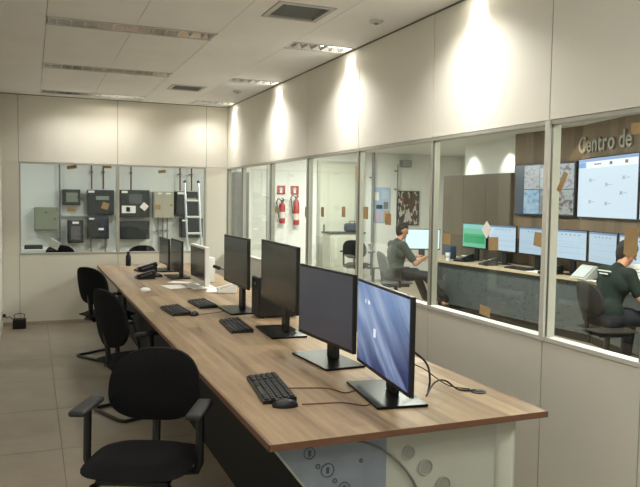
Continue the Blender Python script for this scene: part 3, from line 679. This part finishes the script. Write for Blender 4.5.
def cable(label, pts, r=.003, m=black):
    # smooth the polyline
    P = [Vector(p) for p in pts]; out = []
    for i in range(len(P)-1):
        p0, p1, p2, p3 = P[max(i-1, 0)], P[i], P[i+1], P[min(i+2, len(P)-1)]
        for k in range(6):
            t = k/6; out.append(.5*((2*p1)+(p2-p0)*t+(2*p0-5*p1+4*p2-p3)*t*t+(3*p1-p0-3*p2+p3)*t**3))
    out.append(P[-1])
    return tag(MB().tube(out, r, 6).build('cable', m, None, True), label, 'cable', 'desk cables')
brn = mat('cable_brown', (92, 48, 36), .6)
cable('thin reddish cable from the nearest keyboard towards the blue monitor', [(1.07, 2.99, DT+.006), (1.16, 2.97, DT+.004), (1.25, 2.93, DT+.004), (1.29, 2.84, DT+.004), (1.36, 2.86, DT+.004), (1.40, 2.84, DT+.004)], .0025, brn)
cable('thin reddish cable from the nearest mouse towards the blue monitor', [(1.04, 2.72, DT+.008), (1.12, 2.72, DT+.004), (1.22, 2.70, DT+.004), (1.29, 2.63, DT+.004), (1.34, 2.66, DT+.004), (1.38, 2.64, DT+.004)], .0025, brn)
cable('thick black power cable looping behind the nearest monitor', [(1.53, 2.83, 1.0), (1.60, 2.80, .93), (1.66, 2.76, .87), (1.67, 2.74, .80), (1.65, 2.72, DT+.006)], .0055)
cable('black cable running across the desk to the round grommet', [(1.58, 2.62, DT+.02), (1.66, 2.68, .80), (1.74, 2.72, .79), (1.80, 2.70, DT+.008), (1.87, 2.67, DT+.008)], .0045)
cable('thin black cable lying across the desk behind the monitor', [(1.60, 2.86, .86), (1.70, 2.86, .82), (1.80, 2.80, DT+.006), (1.86, 2.70, DT+.006)], .003)
cable('thin cable trailing from the mouse by the keyboard pair', [(1.14, 5.14, DT+.008), (1.25, 5.2, DT+.004), (1.3, 5.22, DT+.004), (1.355, 5.24, DT+.004)], .0025, brn)
gm = thing('cable_grommet', 'dark round cable outlet in the desk top behind the monitor', 'grommet', (1.88, 2.66, DT))
MB().lathe([(.035, 0), (.035, .004), (.022, .006)], (0, 0, 0)).build('cap', darkg, gm, True); MB().lathe([(.02, .004), (.02, .008), (.0, .008)], (0, 0, 0)).build('plug', black, gm, True)

# ------------------------------------------------------------------ other things on the desk
bt = thing('water_bottle', 'small dark bottle standing at the far end of the desk', 'bottle', (1.13, 9.22, DT))
MB().lathe([(.03, 0), (.034, .01), (.034, .12), (.02, .145), (.018, .155)], (0, 0, 0)).build('body', mat('bottle_dark', (20, 24, 34), .25), bt, True); MB().lathe([(.02, .155), (.02, .18), (.017, .183)], (0, 0, 0)).build('cap', black, bt, True)
def deskphone(cx, cy, rz, label, m=black, z=DT, s=1.0):
    t = thing('desk_phone', label, 'telephone', (cx, cy, z), rz, 'desk telephones')
    MB().prism([(-.09*s, 0), (.09*s, 0), (.09*s, .07*s), (-.09*s, .02*s)], -.09*s, .09*s, 'Y').build('base', m, t)
    h = MB(); h.obox((.0, -.06*s, .065*s), (.19*s, .036*s, .022*s), (0, -.27, 0), .008); h.obox((.082*s, -.06*s, .07*s), (.04*s, .042*s, .04*s), (0, -.27, 0), .01); h.obox((-.082*s, -.06*s, .035*s), (.04*s, .042*s, .04*s), (0, -.27, 0), .01)
    h.build('handset', m, t, True); k = MB()
    for i in range(4):
        for j in range(3): k.obox((-.055*s+i*.024*s, .0+j*.026*s, .034*s+i*.0066*s), (.014*s, .017*s, .012*s), (0, -.27, 0))
    o = k.build('keys', grey, t); o['kind'] = 'stuff'
    MB().obox((.055*s, .035*s, .062*s), (.04*s, .09*s, .008*s), (0, -.27, 0)).build('display', lgrey, t)
deskphone(1.12, 7.72, .1, 'black desk telephone on the oak desk before the thin monitors')
deskphone(1.24, 8.5, .2, 'black desk telephone under the farthest monitor', s=1.15)
keyboard(1.24, 8.0, .05, 'black keyboard between the two black telephones', L=.4)
sheet = lambda cx, cy, rz, w, h, label, z=DT, m=paper, cat='paper', grp='papers': (lambda o: (setattr(o, 'location', (cx, cy, z)), setattr(o, 'rotation_euler', (0, 0, rz)), tag(o, label, cat, grp))[2])(MB().box(-w/2, w/2, -h/2, h/2, .0005, .003).build('paper_sheet', m))
sheet(1.30, 6.90, .15, .21, .30, 'white paper sheet lying flat before the white all-in-one')
sheet(1.66, 6.55, -.3, .26, .34, 'white sheet lying under the white telephone')
sheet(1.40, 7.25, .9, .15, .21, 'small white sheet tucked at the foot of the white all-in-one')
deskphone(1.68, 6.38, -.3, 'white desk telephone behind the keyboard pair', white, DT+.004, .95)
# microphone
mc = thing('gooseneck_microphone', 'black gooseneck microphone on the desk behind the white all-in-one', 'microphone', (1.90, 6.75, DT))
MB().lathe([(.05, 0), (.05, .012), (.03, .022), (.0, .022)], (0, 0, 0)).build('base', black, mc, True)
MB().tube([(0, 0, .02), (-.03, .03, .09), (-.09, .09, .15), (-.17, .17, .175)], .006).build('neck', black, mc, True)
MB().tube([(-.16, .16, .172), (-.21, .21, .19)], .018, 10).build('head', blackm, mc, True)
# stacked white document tray near the white all-in-one
tr = thing('white_speaker', 'small white upright speaker box beside the white all-in-one', 'speaker', (1.71, 7.22, DT))
MB().box(-.045, .045, -.06, .06, 0, .26, bev=.01).build('body', white, tr, True); MB().cyl((-.044, 0, .17), (-.05, 0, .17), .03, n=18).build('cone', lgrey, tr, True); MB().cyl((-.044, 0, .08), (-.05, 0, .08), .02, n=16).build('cone', lgrey, tr, True)

# ------------------------------------------------------------------ chairs in the room (sled base, oval back, T arms)
def office_chair(x, y, rz, label, group='black sled chairs along the desk', sled=True, m=fabric, arms=True, seat_z=.47, back_h=.165):
    """faces local +X"""
    t = thing('office_chair', label, 'chair', (x, y, 0), rz, group)
    # seat: rounded cushion
    b = bmesh.new(); bmesh.ops.create_cube(b, size=1); bmesh.ops.subdivide_edges(b, edges=b.edges[:], cuts=9, use_grid_fill=True)
    for v in b.verts:
        u, w, h = v.co.x*2, v.co.y*2, v.co.z*2
        k = 1/max((abs(u)**4+abs(w)**4)**.25, max(abs(u), abs(w)), 1e-6)*max(abs(u), abs(w)) if (u or w) else 1
        u2, w2 = u*k, w*k; rr = max(abs(u), abs(w))
        edge = 1-.22*rr**4*abs(h)
        z = .035*h*(1-.45*rr**6) - (.02*max(0, u2-.55)**1.0 if h > -2 else 0) - .008*(1-rr*rr)*max(h, 0)
        v.co = Vector((u2*.235*edge, w2*.24*edge, seat_z-.035+z))
    q = MB(); q._add(b); q.build('seat', m, t, True)
    MB().box(-.17, .17, -.16, .16, seat_z-.095, seat_z-.07, bev=.01).build('seat_pan', black, t)
    # backrest: oval shell, curved
    b = bmesh.new(); bmesh.ops.create_cube(b, size=1); bmesh.ops.subdivide_edges(b, edges=b.edges[:], cuts=9, use_grid_fill=True)
    for v in b.verts:
        d, w, h = v.co.x*2, v.co.y*2, v.co.z*2
        n_ = max(abs(w), abs(h)); l_ = (abs(w)**2.6+abs(h)**2.6)**(1/2.6)
        k = n_/l_ if l_ > 1e-6 else 1
        w2, h2 = w*k, h*k
        th = .032*(1-.6*n_**5)
        wid = .215*(1-.04*h2)
        v.co = Vector((-.235+d*th+.055*w2*w2-.03*h2*0-.035*h2, w2*wid, seat_z+.085+back_h*(1+h2)))
    q = MB(); q._add(b); q.build('backrest', m, t, True)
    MB().tube([(-.10, 0, seat_z-.085), (-.17, 0, seat_z-.085), (-.205, 0, seat_z-.05), (-.215, 0, seat_z+.06), (-.232, 0, seat_z+.2)], .02, 8).build('back_bar', black, t, True)
    if arms:
        for s in (-1, 1):
            a = MB().tube([(-.0, s*.17, seat_z-.085), (-.0, s*.24, seat_z-.08), (0, s*.255, seat_z-.04), (-.01, s*.255, seat_z+.19)], .019, 8).build('arm_post', black, t, True)
            MB().box(-.13, .13, s*.255-.036, s*.255+.036, seat_z+.185, seat_z+.213, bev=.012, seg=3).build('arm_pad', mat('arm_pad_grey', (44, 45, 47), .6), t, True)
    if sled:
        for s in (-1, 1):
            MB().tube([(-.22, 0, .014), (-.22, s*.18, .014), (-.20, s*.225, .014), (.16, s*.225, .014), (.20, s*.222, .03), (.215, s*.22, .08), (.17, s*.17, seat_z-.10), (.12, s*.13, seat_z-.09), (-.1, s*.11, seat_z-.088)], .0135, 8).build('sled_leg', black, t, True)
    else:
        MB().cyl((0, 0, .09), (0, 0, seat_z-.09), .028).build('gas_column', black, t, True)
        for k in range(5):
            an = k*2*PI/5; c, s = math.cos(an), math.sin(an)
            MB().tube([(0, 0, .10), (.16*c, .16*s, .085), (.29*c, .29*s, .065)], .02, 8).build('base_arm', black, t, True)
            MB().cyl((.29*c-.02*s, .29*s+.02*c, .028), (.29*c+.02*s, .29*s-.02*c, .028), .028, n=14).build('caster', blackm, t, True)
    return t
c1 = office_chair(.45, 3.16, math.radians(-115), 'nearest black fabric armchair turned towards the viewer')
office_chair(.70, 5.37, math.radians(22), 'middle black chair seen edge-on, pulled up to the desk', back_h=.215, seat_z=.43)
office_chair(.70, 7.36, math.radians(34), 'farthest black chair of the row by the far wall', back_h=.185)

# small black box with cables on the floor
bb = thing('power_block', 'small black box with cable loops on the floor by the far wall', 'power block', (-.155, 9.25, 0))
MB().box(-.075, .075, -.06, .06, 0, .12, bev=.012).build('case', blackm, bb, True)
MB().tube([(-.05, 0, .115), (-.06, 0, .17), (0, .01, .185), (.06, 0, .17), (.05, 0, .115)], .005).build('carry_loop', black, bb, True)
MB().tube([(-.06, -.02, .11), (-.11, -.06, .16), (-.14, -.1, .15), (-.16, -.12, .2)], .005).build('lead', black, bb, True)
sk = thing('wall_socket', 'small grey socket low on the left wall with a plugged lead', 'socket', (XL, 9.02, .2))
box(0, .012, -.05, .05, -.05, .05, bev=.003).build('plate', lgrey, sk); MB().box(.012, .045, -.02, .02, -.02, .02, bev=.006).build('plug', black, sk)

# ------------------------------------------------------------------ tape squares and notes stuck on the glass
def on_right(y, z, w, h, rot, label, m=kraft, name='tape_square', cat='tape', grp='tape on the partition glass'):
    o = MB().box(-.0008, 0, -w/2, w/2, -h/2, h/2).build(name, m); o.location = (XR+.0238, y, z); o.rotation_euler = (rot, 0, 0); return tag(o, label, cat, grp)
def on_far(x, z, w, h, rot, label, m=kraft, name='tape_square', cat='tape', grp='tape on the far window'):
    o = MB().box(-w/2, w/2, -.0008, 0, -h/2, h/2).build(name, m); o.location = (x, YF+.0238, z); o.rotation_euler = (0, rot, 0); return tag(o, label, cat, grp)
on_right(3.945, 1.365, .085, .072, .05, 'brown tape square beside the aluminium post, in front of the seated operator')
on_right(3.44, 1.365, .095, .078, -.05, 'brown tape square just under the white diamond note')
on_right(3.03, 1.41, .10, .075, .12, 'brown tape square beside the wide white post')
on_right(2.875, 1.715, .035, .11, .5, 'slanted brown tape strip over the camera-picture wall screen')
on_right(2.415, 1.44, .078, .125, .03, 'tall brown tape above the head of the seated reader')
on_right(2.41, 1.945, .06, .05, 0, 'brown tape by the metal lettering at the glass top')
on_right(3.505, .957, .105, .055, .1, 'brown tape low on the glass just over the sill rail')
on_right(3.51, 1.445, .075, .075, .75, 'white paper diamond with a grey ring, stuck over the green monitor', paper, 'paper_note', 'note')
for y, z, w, h, nm in ((5.16, 1.51, .09, .10, 'on the pane with the painted reflection, next to its post'), (5.60, 1.51, .08, .09, 'before the pale greenish door, nearer the viewer'), (6.08, 1.50, .07, .09, 'before the pale greenish door, nearer the extinguishers'), (6.50, 1.49, .07, .10, 'just past the extinguisher pane post'), (4.77, 1.47, .10, .085, 'in front of the pale blue painted reflection'), (5.345, 1.83, .03, .12, 'high up beside the post above the empty chair'), (7.42, 1.50, .09, .07, 'on the pane left of the extinguishers')):
    on_right(y, z, w, h, 0, 'brown tape '+nm)
on_far(.47, 1.985, .12, .045, -.15, 'brown tape at the window top above the small display box'); on_far(.90, 2.0, .11, .03, 0, 'brown tape at the window top near the middle mullion')
on_far(1.60, 1.96, .10, .04, -.15, 'brown tape at the top of the right far window'); on_far(.46, 1.455, .10, .05, 0, 'brown tape below the small display box'); on_far(.875, 1.50, .085, .085, .3, 'tilted brown tape square over the strip-display box')
on_far(1.545, 1.49, .075, .065, 0, 'brown tape over the beige metal box'); on_far(1.37, 1.495, .085, .085, .7, 'white paper diamond on the far window beside the beige box', paper, 'paper_note', 'note')

# ------------------------------------------------------------------ control room desk
cd = thing('control_desk', 'long curved control desk with grey patterned front in the next room', 'desk', (0, 0, 0))
front = [(5.16, 9.28), (5.64, 9.22), (5.72, 8.4), (5.80, 7.4), (5.88, 6.30), (5.66, 5.55), (5.40, 4.85), (4.80, 3.0), (4.3, 1.6)]
backp = [(4.72, 1.45), (5.2, 3.0), (5.76, 4.9), (6.15, 6.2), (6.38, 7.05), (6.38, 9.95), (5.16, 9.95)]
MB().prism(front+backp, .71, .745).build('top', mat('control_top', (184, 168, 142), .45, vary=.08, scale=5, stretch=(4, .6, 1)), cd)
frost = pattern_mat('frosted_film', [(0, (80, 86, 87)), (.74, (72, 78, 80)), (.86, (52, 58, 62)), (.94, (98, 105, 106))], (46, 46, 46), .4)
for a, b in zip(front[1:-1], front[2:]):
    a, b = Vector(a), Vector(b); d = (b-a); n = Vector((-d.y, d.x)).normalized(); n = n if n.x > 0 else -n
    p = a+n*.06; q_ = b+n*.06
    MB().prism([tuple(p), tuple(q_), tuple(q_+n*.02), tuple(p+n*.02)], .10, .71).build('front_panel', frost, cd)
    MB().prism([tuple(p+n*.03), tuple(q_+n*.03), tuple(q_+n*.05), tuple(p+n*.05)], 0, .10).build('plinth', blackm, cd)
# monitors on the control desk
def page(name, top, bodyc, s=.85):
    return emis(name, bodyc, s)
pg = [emis('mon_green', (120, 205, 165), .8), emis('mon_white', (196, 214, 232), .95), emis('mon_white2', (190, 208, 228), .9)]
def cmon(a, b, label, m, zb=.935, zt=1.305, bars=True):
    k = 1.02; a, b, zb, zt = (a[0]*k, a[1]*k), (b[0]*k, b[1]*k), 1.6+(zb-1.6)*k, 1.6+(zt-1.6)*k     # set back towards the wall
    t, s = monitor(a, b, zb, zt, label, m, desk_z=.745, group='control room monitors', bd=.04)
    w = (Vector(a)-Vector(b)).length-.024; h = (zt-zb)-.032
    if bars:
        box(-.0008, 0, 0, w, h-.022, h).build('title_bar', emis('mon_bar', (120, 150, 190), .8), s)
        for k in range(5): box(-.0008, 0, w*.2+k*.08, w*.2+k*.08+.02, h-.06, h-.045).build('page_mark', ln, s)
        for k in range(3): box(-.0008, 0, .03, w-.05, h*.2+k*.07, h*.2+k*.07+.003).build('page_line', emis('page_faint', (170, 186, 204), .8), s)
    return t, s
t, s = cmon((6.02, 8.44), (6.02, 9.04), 'control room monitor with a green screen beside the cabinet', emis('mon_green', (96, 190, 150), .8), bars=False)
box(-.0008, 0, 0, .576, .28, .338).build('title_bar', emis('mon_bar_teal', (150, 210, 215), .85), s); box(-.0008, 0, .02, .556, .06, .2).build('green_block', emis('mon_green2', (60, 170, 110), .8), s)
cmon((6.0, 7.74), (6.02, 8.38), 'white-page control monitor next to the green one', pg[1]); cmon((5.98, 7.02), (6.0, 7.68), 'white-page control monitor under the camera-picture wall screen', pg[2])
cmon((5.93, 6.36), (5.97, 6.97), 'white-page control monitor just right of the wide white post', pg[1]); cmon((5.76, 5.74), (5.92, 6.32), 'white-page control monitor in front of the seated reader', pg[2]); cmon((5.58, 5.12), (5.75, 5.70), 'white-page control monitor hidden partly by the tall brown tape', pg[1])
# operator's own monitor, facing the viewer side
cmon((5.84, 9.38), (5.33, 9.58), 'bright white monitor in front of the seated operator in profile', emis('mon_bright', (214, 236, 240), 1.2), .87, 1.195, bars=False)
deskphone(5.88, 8.78, .3, 'black telephone on the control desk beneath the green monitor', z=.745, s=1.2); deskphone(5.86, 8.15, -.1, 'grey telephone on the control desk beside the black keyboard', darkg, .745, 1.1)
deskphone(5.92, 6.95, 0, 'black telephone on the control desk near the wide white post', z=.745, s=1.2); keyboard(5.91, 7.55, 0, 'black keyboard on the control desk below the white pages', z=.745, group='control desk keyboards')
sheet(5.96, 7.15, .2, .25, .33, 'white papers lying beside the keyboard on the control desk', .745); sheet(5.90, 6.10, -.1, .21, .3, 'white sheet on the control desk before the reader', .745)
ip = thing('tilted_console', 'silver wedge-shaped console with a glossy slope on the control desk', 'console', (5.96, 6.42, .745), .0)
MB().prism([(-.1, 0), (.1, 0), (.09, .15), (.07, .15)], -.14, .14, 'Y').build('body', lgrey, ip); MB().obox((-.022, 0, .08), (.18, .22, .004), (0, -math.radians(41), 0)).build('slope_screen', mat('console_glass', (200, 206, 210), .08), ip)
ip.rotation_euler = (0, 0, -.1)
cp = thing('paper_cup', 'white paper cup on the control desk by the operator', 'cup', (5.73, 8.98, .745))
MB().lathe([(.026, 0), (.038, .11), (.04, .11), (.04, .115), (.0, .113)], (0, 0, 0)).build('body', white, cp, True); MB().lathe([(.034, .04), (.0365, .075), (.033, .07), (.031, .045)], (0, 0, 0)).build('sleeve', lgrey, cp, True)
# tv set-top / dark devices near the operator
dv = thing('dark_device', 'dark blue-grey device standing behind the paper cup', 'device', (5.95, 9.25, .745))
MB().box(-.05, .05, -.09, .09, .0, .20, bev=.01).build('case', mat('device_blue', (40, 58, 82), .4), dv, True); box(-.054, -.05, -.075, .075, .02, .18).build('panel', mat('device_panel', (54, 82, 112), .3), dv)

# control room chairs
office_chair(5.04, 5.10, math.radians(-14), 'dark grey swivel chair under the seated reader', 'control room chairs', False, mat('grey_fabric', (40, 37, 34), .95, vary=.15, scale=120, bump=.2), False)
office_chair(4.93, 9.10, math.radians(-14), 'grey swivel chair under the operator in profile', 'control room chairs', False, mat('grey_green_fabric', (84, 88, 84), .95, vary=.15, scale=120, bump=.2), True)
office_chair(5.34, 11.3, math.radians(48), 'empty dark office chair standing near the back of the control room', 'control room chairs', False, fabric, True, .52)
# pedestal by the empty chair
pt = thing('pedestal_stand', 'black pedestal stand on a round foot beside the empty office chair', 'stand', (5.88, 11.75, 0))
MB().lathe([(.27, 0), (.27, .02), (.08, .05), (.0, .05)], (0, 0, 0), 28).build('foot', darkg, pt, True); MB().cyl((0, 0, .04), (0, 0, .36), .03).build('post', black, pt, True); MB().obox((.12, -.03, .37), (.5, .06, .025), (0, 0, .1), .008).build('arm', darkg, pt)
# chairs in the equipment room (only backs show)
office_chair(.42, 11.55, math.radians(80), 'black chair in the equipment room below the meter box', 'equipment room chairs', False, fabric, False, .47)
office_chair(1.55, 11.3, math.radians(95), 'black chair in the equipment room below the wide boxes', 'equipment room chairs', False, fabric, False, .47)
tag(MB().obox((.30, 11.26, .90), (.16, .01, .13), (.35, .5, -.2)).build('paper_sheet', paper), 'white sheet propped on the chair below the olive box', 'paper')

# ------------------------------------------------------------------ people
def blob(name, caps, balls, voxel, m, parent, smooth=2):
    mb = MB()
    for p0, r0, p1, r1 in caps:
        mb.cyl(p0, p1, r0, r1, 14); mb.sph(p0, r0, 14); mb.sph(p1, r1, 14)
    for c, r in balls: mb.sph(c, r, 18)
    o = mb.build(name, m)
    md = o.modifiers.new('join', 'REMESH'); md.mode = 'VOXEL'; md.voxel_size = voxel
    sm = o.modifiers.new('soften', 'SMOOTH'); sm.iterations = smooth; sm.factor = .5
    dg = bpy.context.evaluated_depsgraph_get(); dg.update()
    me = bpy.data.meshes.new_from_object(o.evaluated_get(dg)); o.modifiers.clear(); o.data = me
    me.materials.clear(); me.materials.append(m); me.polygons.foreach_set('use_smooth', [True]*len(me.polygons))
    o.parent = parent; return o
def person(x, y, rz, label, shirt, lean, head_turn, hands, knees, feet, elbows, text=False, nod=0.0):
    """seated, facing local +X; hands / elbows / knees / feet give (left, right) points in local space"""
    t = thing('person', label, 'person', (x, y, 0), rz, 'people in the control room')
    def L(p):                                   # lean the upper body about the hips
        c, s = math.cos(lean), math.sin(lean); dz = p[2]-.54; return Vector((p[0]*c+dz*s, p[1], .54-p[0]*s+dz*c))
    hip = Vector((0, 0, .55)); waist = L((.0, 0, .70)); chest = L((.01, 0, .88)); upper = L((.0, 0, .97)); neck = L((.01, 0, 1.04)); nk2 = L((.035, 0, 1.10))
    sh = [L((.0, .17, .975)), L((.0, -.17, .975))]
    hd = nk2+Vector((.02+.02*nod, 0, .085))
    ct, st = math.cos(head_turn), math.sin(head_turn)
    def Hd(dx, dy, dz):
        cn, sn = math.cos(nod), math.sin(nod); dx, dz = dx*cn+dz*sn, -dx*sn+dz*cn
        return hd+Vector((dx*ct-dy*st, dx*st+dy*ct, dz))
    caps = [((hip.x, .09, .55), .12, (hip.x, -.09, .55), .12), (hip, .125, waist, .115), (waist, .115, chest, .13), ((chest.x, .07, chest.z), .10, (chest.x, -.07, chest.z), .10), (sh[0], .058, sh[1], .058), (upper, .085, neck, .055), (neck, .052, nk2, .05), (nk2, .05, Hd(.01, 0, -.03), .05)]
    balls = []
    caps += [(Hd(-.012, 0, .03), .082, Hd(.012, 0, .025), .08), (Hd(.02, 0, -.03), .062, Hd(.045, 0, -.075), .035), (Hd(.085, 0, .0), .012, Hd(.104, 0, -.022), .014), (Hd(.075, .016, -.052), .009, Hd(.075, -.016, -.052), .009), (Hd(.07, .03, .03), .012, Hd(.07, -.03, .03), .012)]
    for s in (1, -1): caps.append((Hd(-.005, s*.08, -.015), .013, Hd(-.012, s*.086, .018), .017))
    sl, tr = [], []
    for i, s in enumerate((1, -1)):
        e, h = Vector(elbows[i]), Vector(hands[i])
        caps += [(sh[i], .052, e, .041), (e, .041, h-(h-e).normalized()*.07, .028)]
        d = (h-e).normalized(); w = h-d*.07; side = Vector((0, 0, 1)).cross(d); side = side.normalized() if side.length > .01 else Vector((0, 1, 0))
        up = d.cross(side)
        caps += [(w, .026, w+d*.06+side*.016, .022), (w, .026, w+d*.06-side*.016, .022)]
        for k, (off, ln_) in enumerate(((-.030, .062), (-.010, .072), (.011, .068), (.030, .054))):
            b0 = w+d*.075+side*off; b1 = b0+d*ln_*.55-up*.006; b2 = b1+d*ln_*.35-up*.024
            caps += [(w+d*.05+side*off*.8, .011, b0, .0095), (b0, .0095, b1, .0085), (b1, .0085, b2, .0075)]
        th = side*(.034 if s < 0 else -.034)
        caps += [(w+d*.02+th*.6, .013, w+d*.055+th*1.5-up*.01, .0105), (w+d*.055+th*1.5-up*.01, .0105, w+d*.085+th*1.45-up*.02, .009)]
        k, f = Vector(knees[i]), Vector(feet[i]); hp = Vector((.02, s*.10, .54))
        caps += [(hp, .088, k, .058), (k, .056, f+Vector((0, 0, .08)), .036), (f+Vector((-.03, 0, .045)), .035, f+Vector((.15, 0, .03)), .028)]
        sl += [(sh[i], .064, sh[i].lerp(e, .75), .058)]
        tr += [(hp, .100, k, .07), (k, .068, f+Vector((0, 0, .10)), .055)]
    blob('body', caps, balls, .006, skin, t)
    g = blob('shirt', [((hip.x, .09, .60), .128, (hip.x, -.09, .60), .128), (hip+Vector((0, 0, .04)), .136, waist, .13), (waist, .13, chest, .142), ((chest.x, .085, chest.z), .112, (chest.x, -.085, chest.z), .112), (sh[0], .07, sh[1], .07), (upper, .095, L((.0, 0, 1.02)), .068)]+sl, [], .011, shirt, t, 3)
    blob('trousers', [((hip.x, .09, .54), .134, (hip.x, -.09, .54), .134)]+tr, [], .011, trouser, t, 3)
    blob('hair', [(Hd(-.022, 0, .045), .082, Hd(.016, 0, .055), .078), (Hd(-.035, 0, .0), .066, Hd(-.04, 0, -.03), .052)], [], .009, hair, t, 2)
    for s in (1, -1):
        MB().sph(Hd(.082, s*.03, .012), .011, 10).build('eye', darkg, t, True)
        f = Vector(feet[0 if s > 0 else 1]); MB().box(f.x-.07, f.x+.19, f.y-.045, f.y+.045, 0.0, .075, bev=.03, seg=3).build('shoe', blackm, t, True).location = (0, 0, max(0, f.z-.04))
    if text:
        c_ = L((-.125, 0, .94)); ink = mat('print_white', (205, 210, 205), .8)
        for r in range(2):
            yy = .085-r*.03; k = 0
            while yy > -.075+r*.015:
                wdt = .009+.006*((k*7+r*3) % 3)
                base = L((-.142+.0*r, yy, .955-r*.028))
                MB().obox(base, (.012, wdt, .011), (0, lean, 0)).build('printed_letter', ink, g); yy -= wdt+.005; k += 1
    return t
person(5.03, 5.15, math.radians(-4), 'person in a dark green shirt with white back print, seated reading a sheet', shirt_g, .33, -.35, [(.52, .20, .80), (.50, -.05, .80)], [(.44, .13, .52), (.44, -.13, .52)], [(.42, .15, .04), (.46, -.14, .04)], [(.22, .28, .74), (.20, -.26, .74)], True, .35)
person(4.90, 9.12, math.radians(0), 'person in a grey-green shirt seated in profile, hands on the desk', shirt_b, .12, .1, [(.50, .14, .80), (.52, -.02, .79)], [(.44, .12, .55), (.46, -.13, .53)], [(.62, .12, .06), (.80, -.16, .06)], [(.20, .26, .74), (.22, -.25, .72)], False, .1)
# the sheet held by the reader
ps = MB().obox((0, 0, 0), (.003, .19, .25), (0, 0, 0)).build('paper_sheet', paper); ps.location = (5.54, 5.25, .90); ps.rotation_euler = (math.radians(-8), math.radians(18), math.radians(30)); tag(ps, 'white printed sheet held up by the seated reader', 'paper')
for k in range(5): MB().box(-.0022, -.0016, -.07, .06-.02*(k % 2), .07-k*.035, .076-k*.035).build('print_line', mat('print_grey', (150, 152, 156), .8), ps)
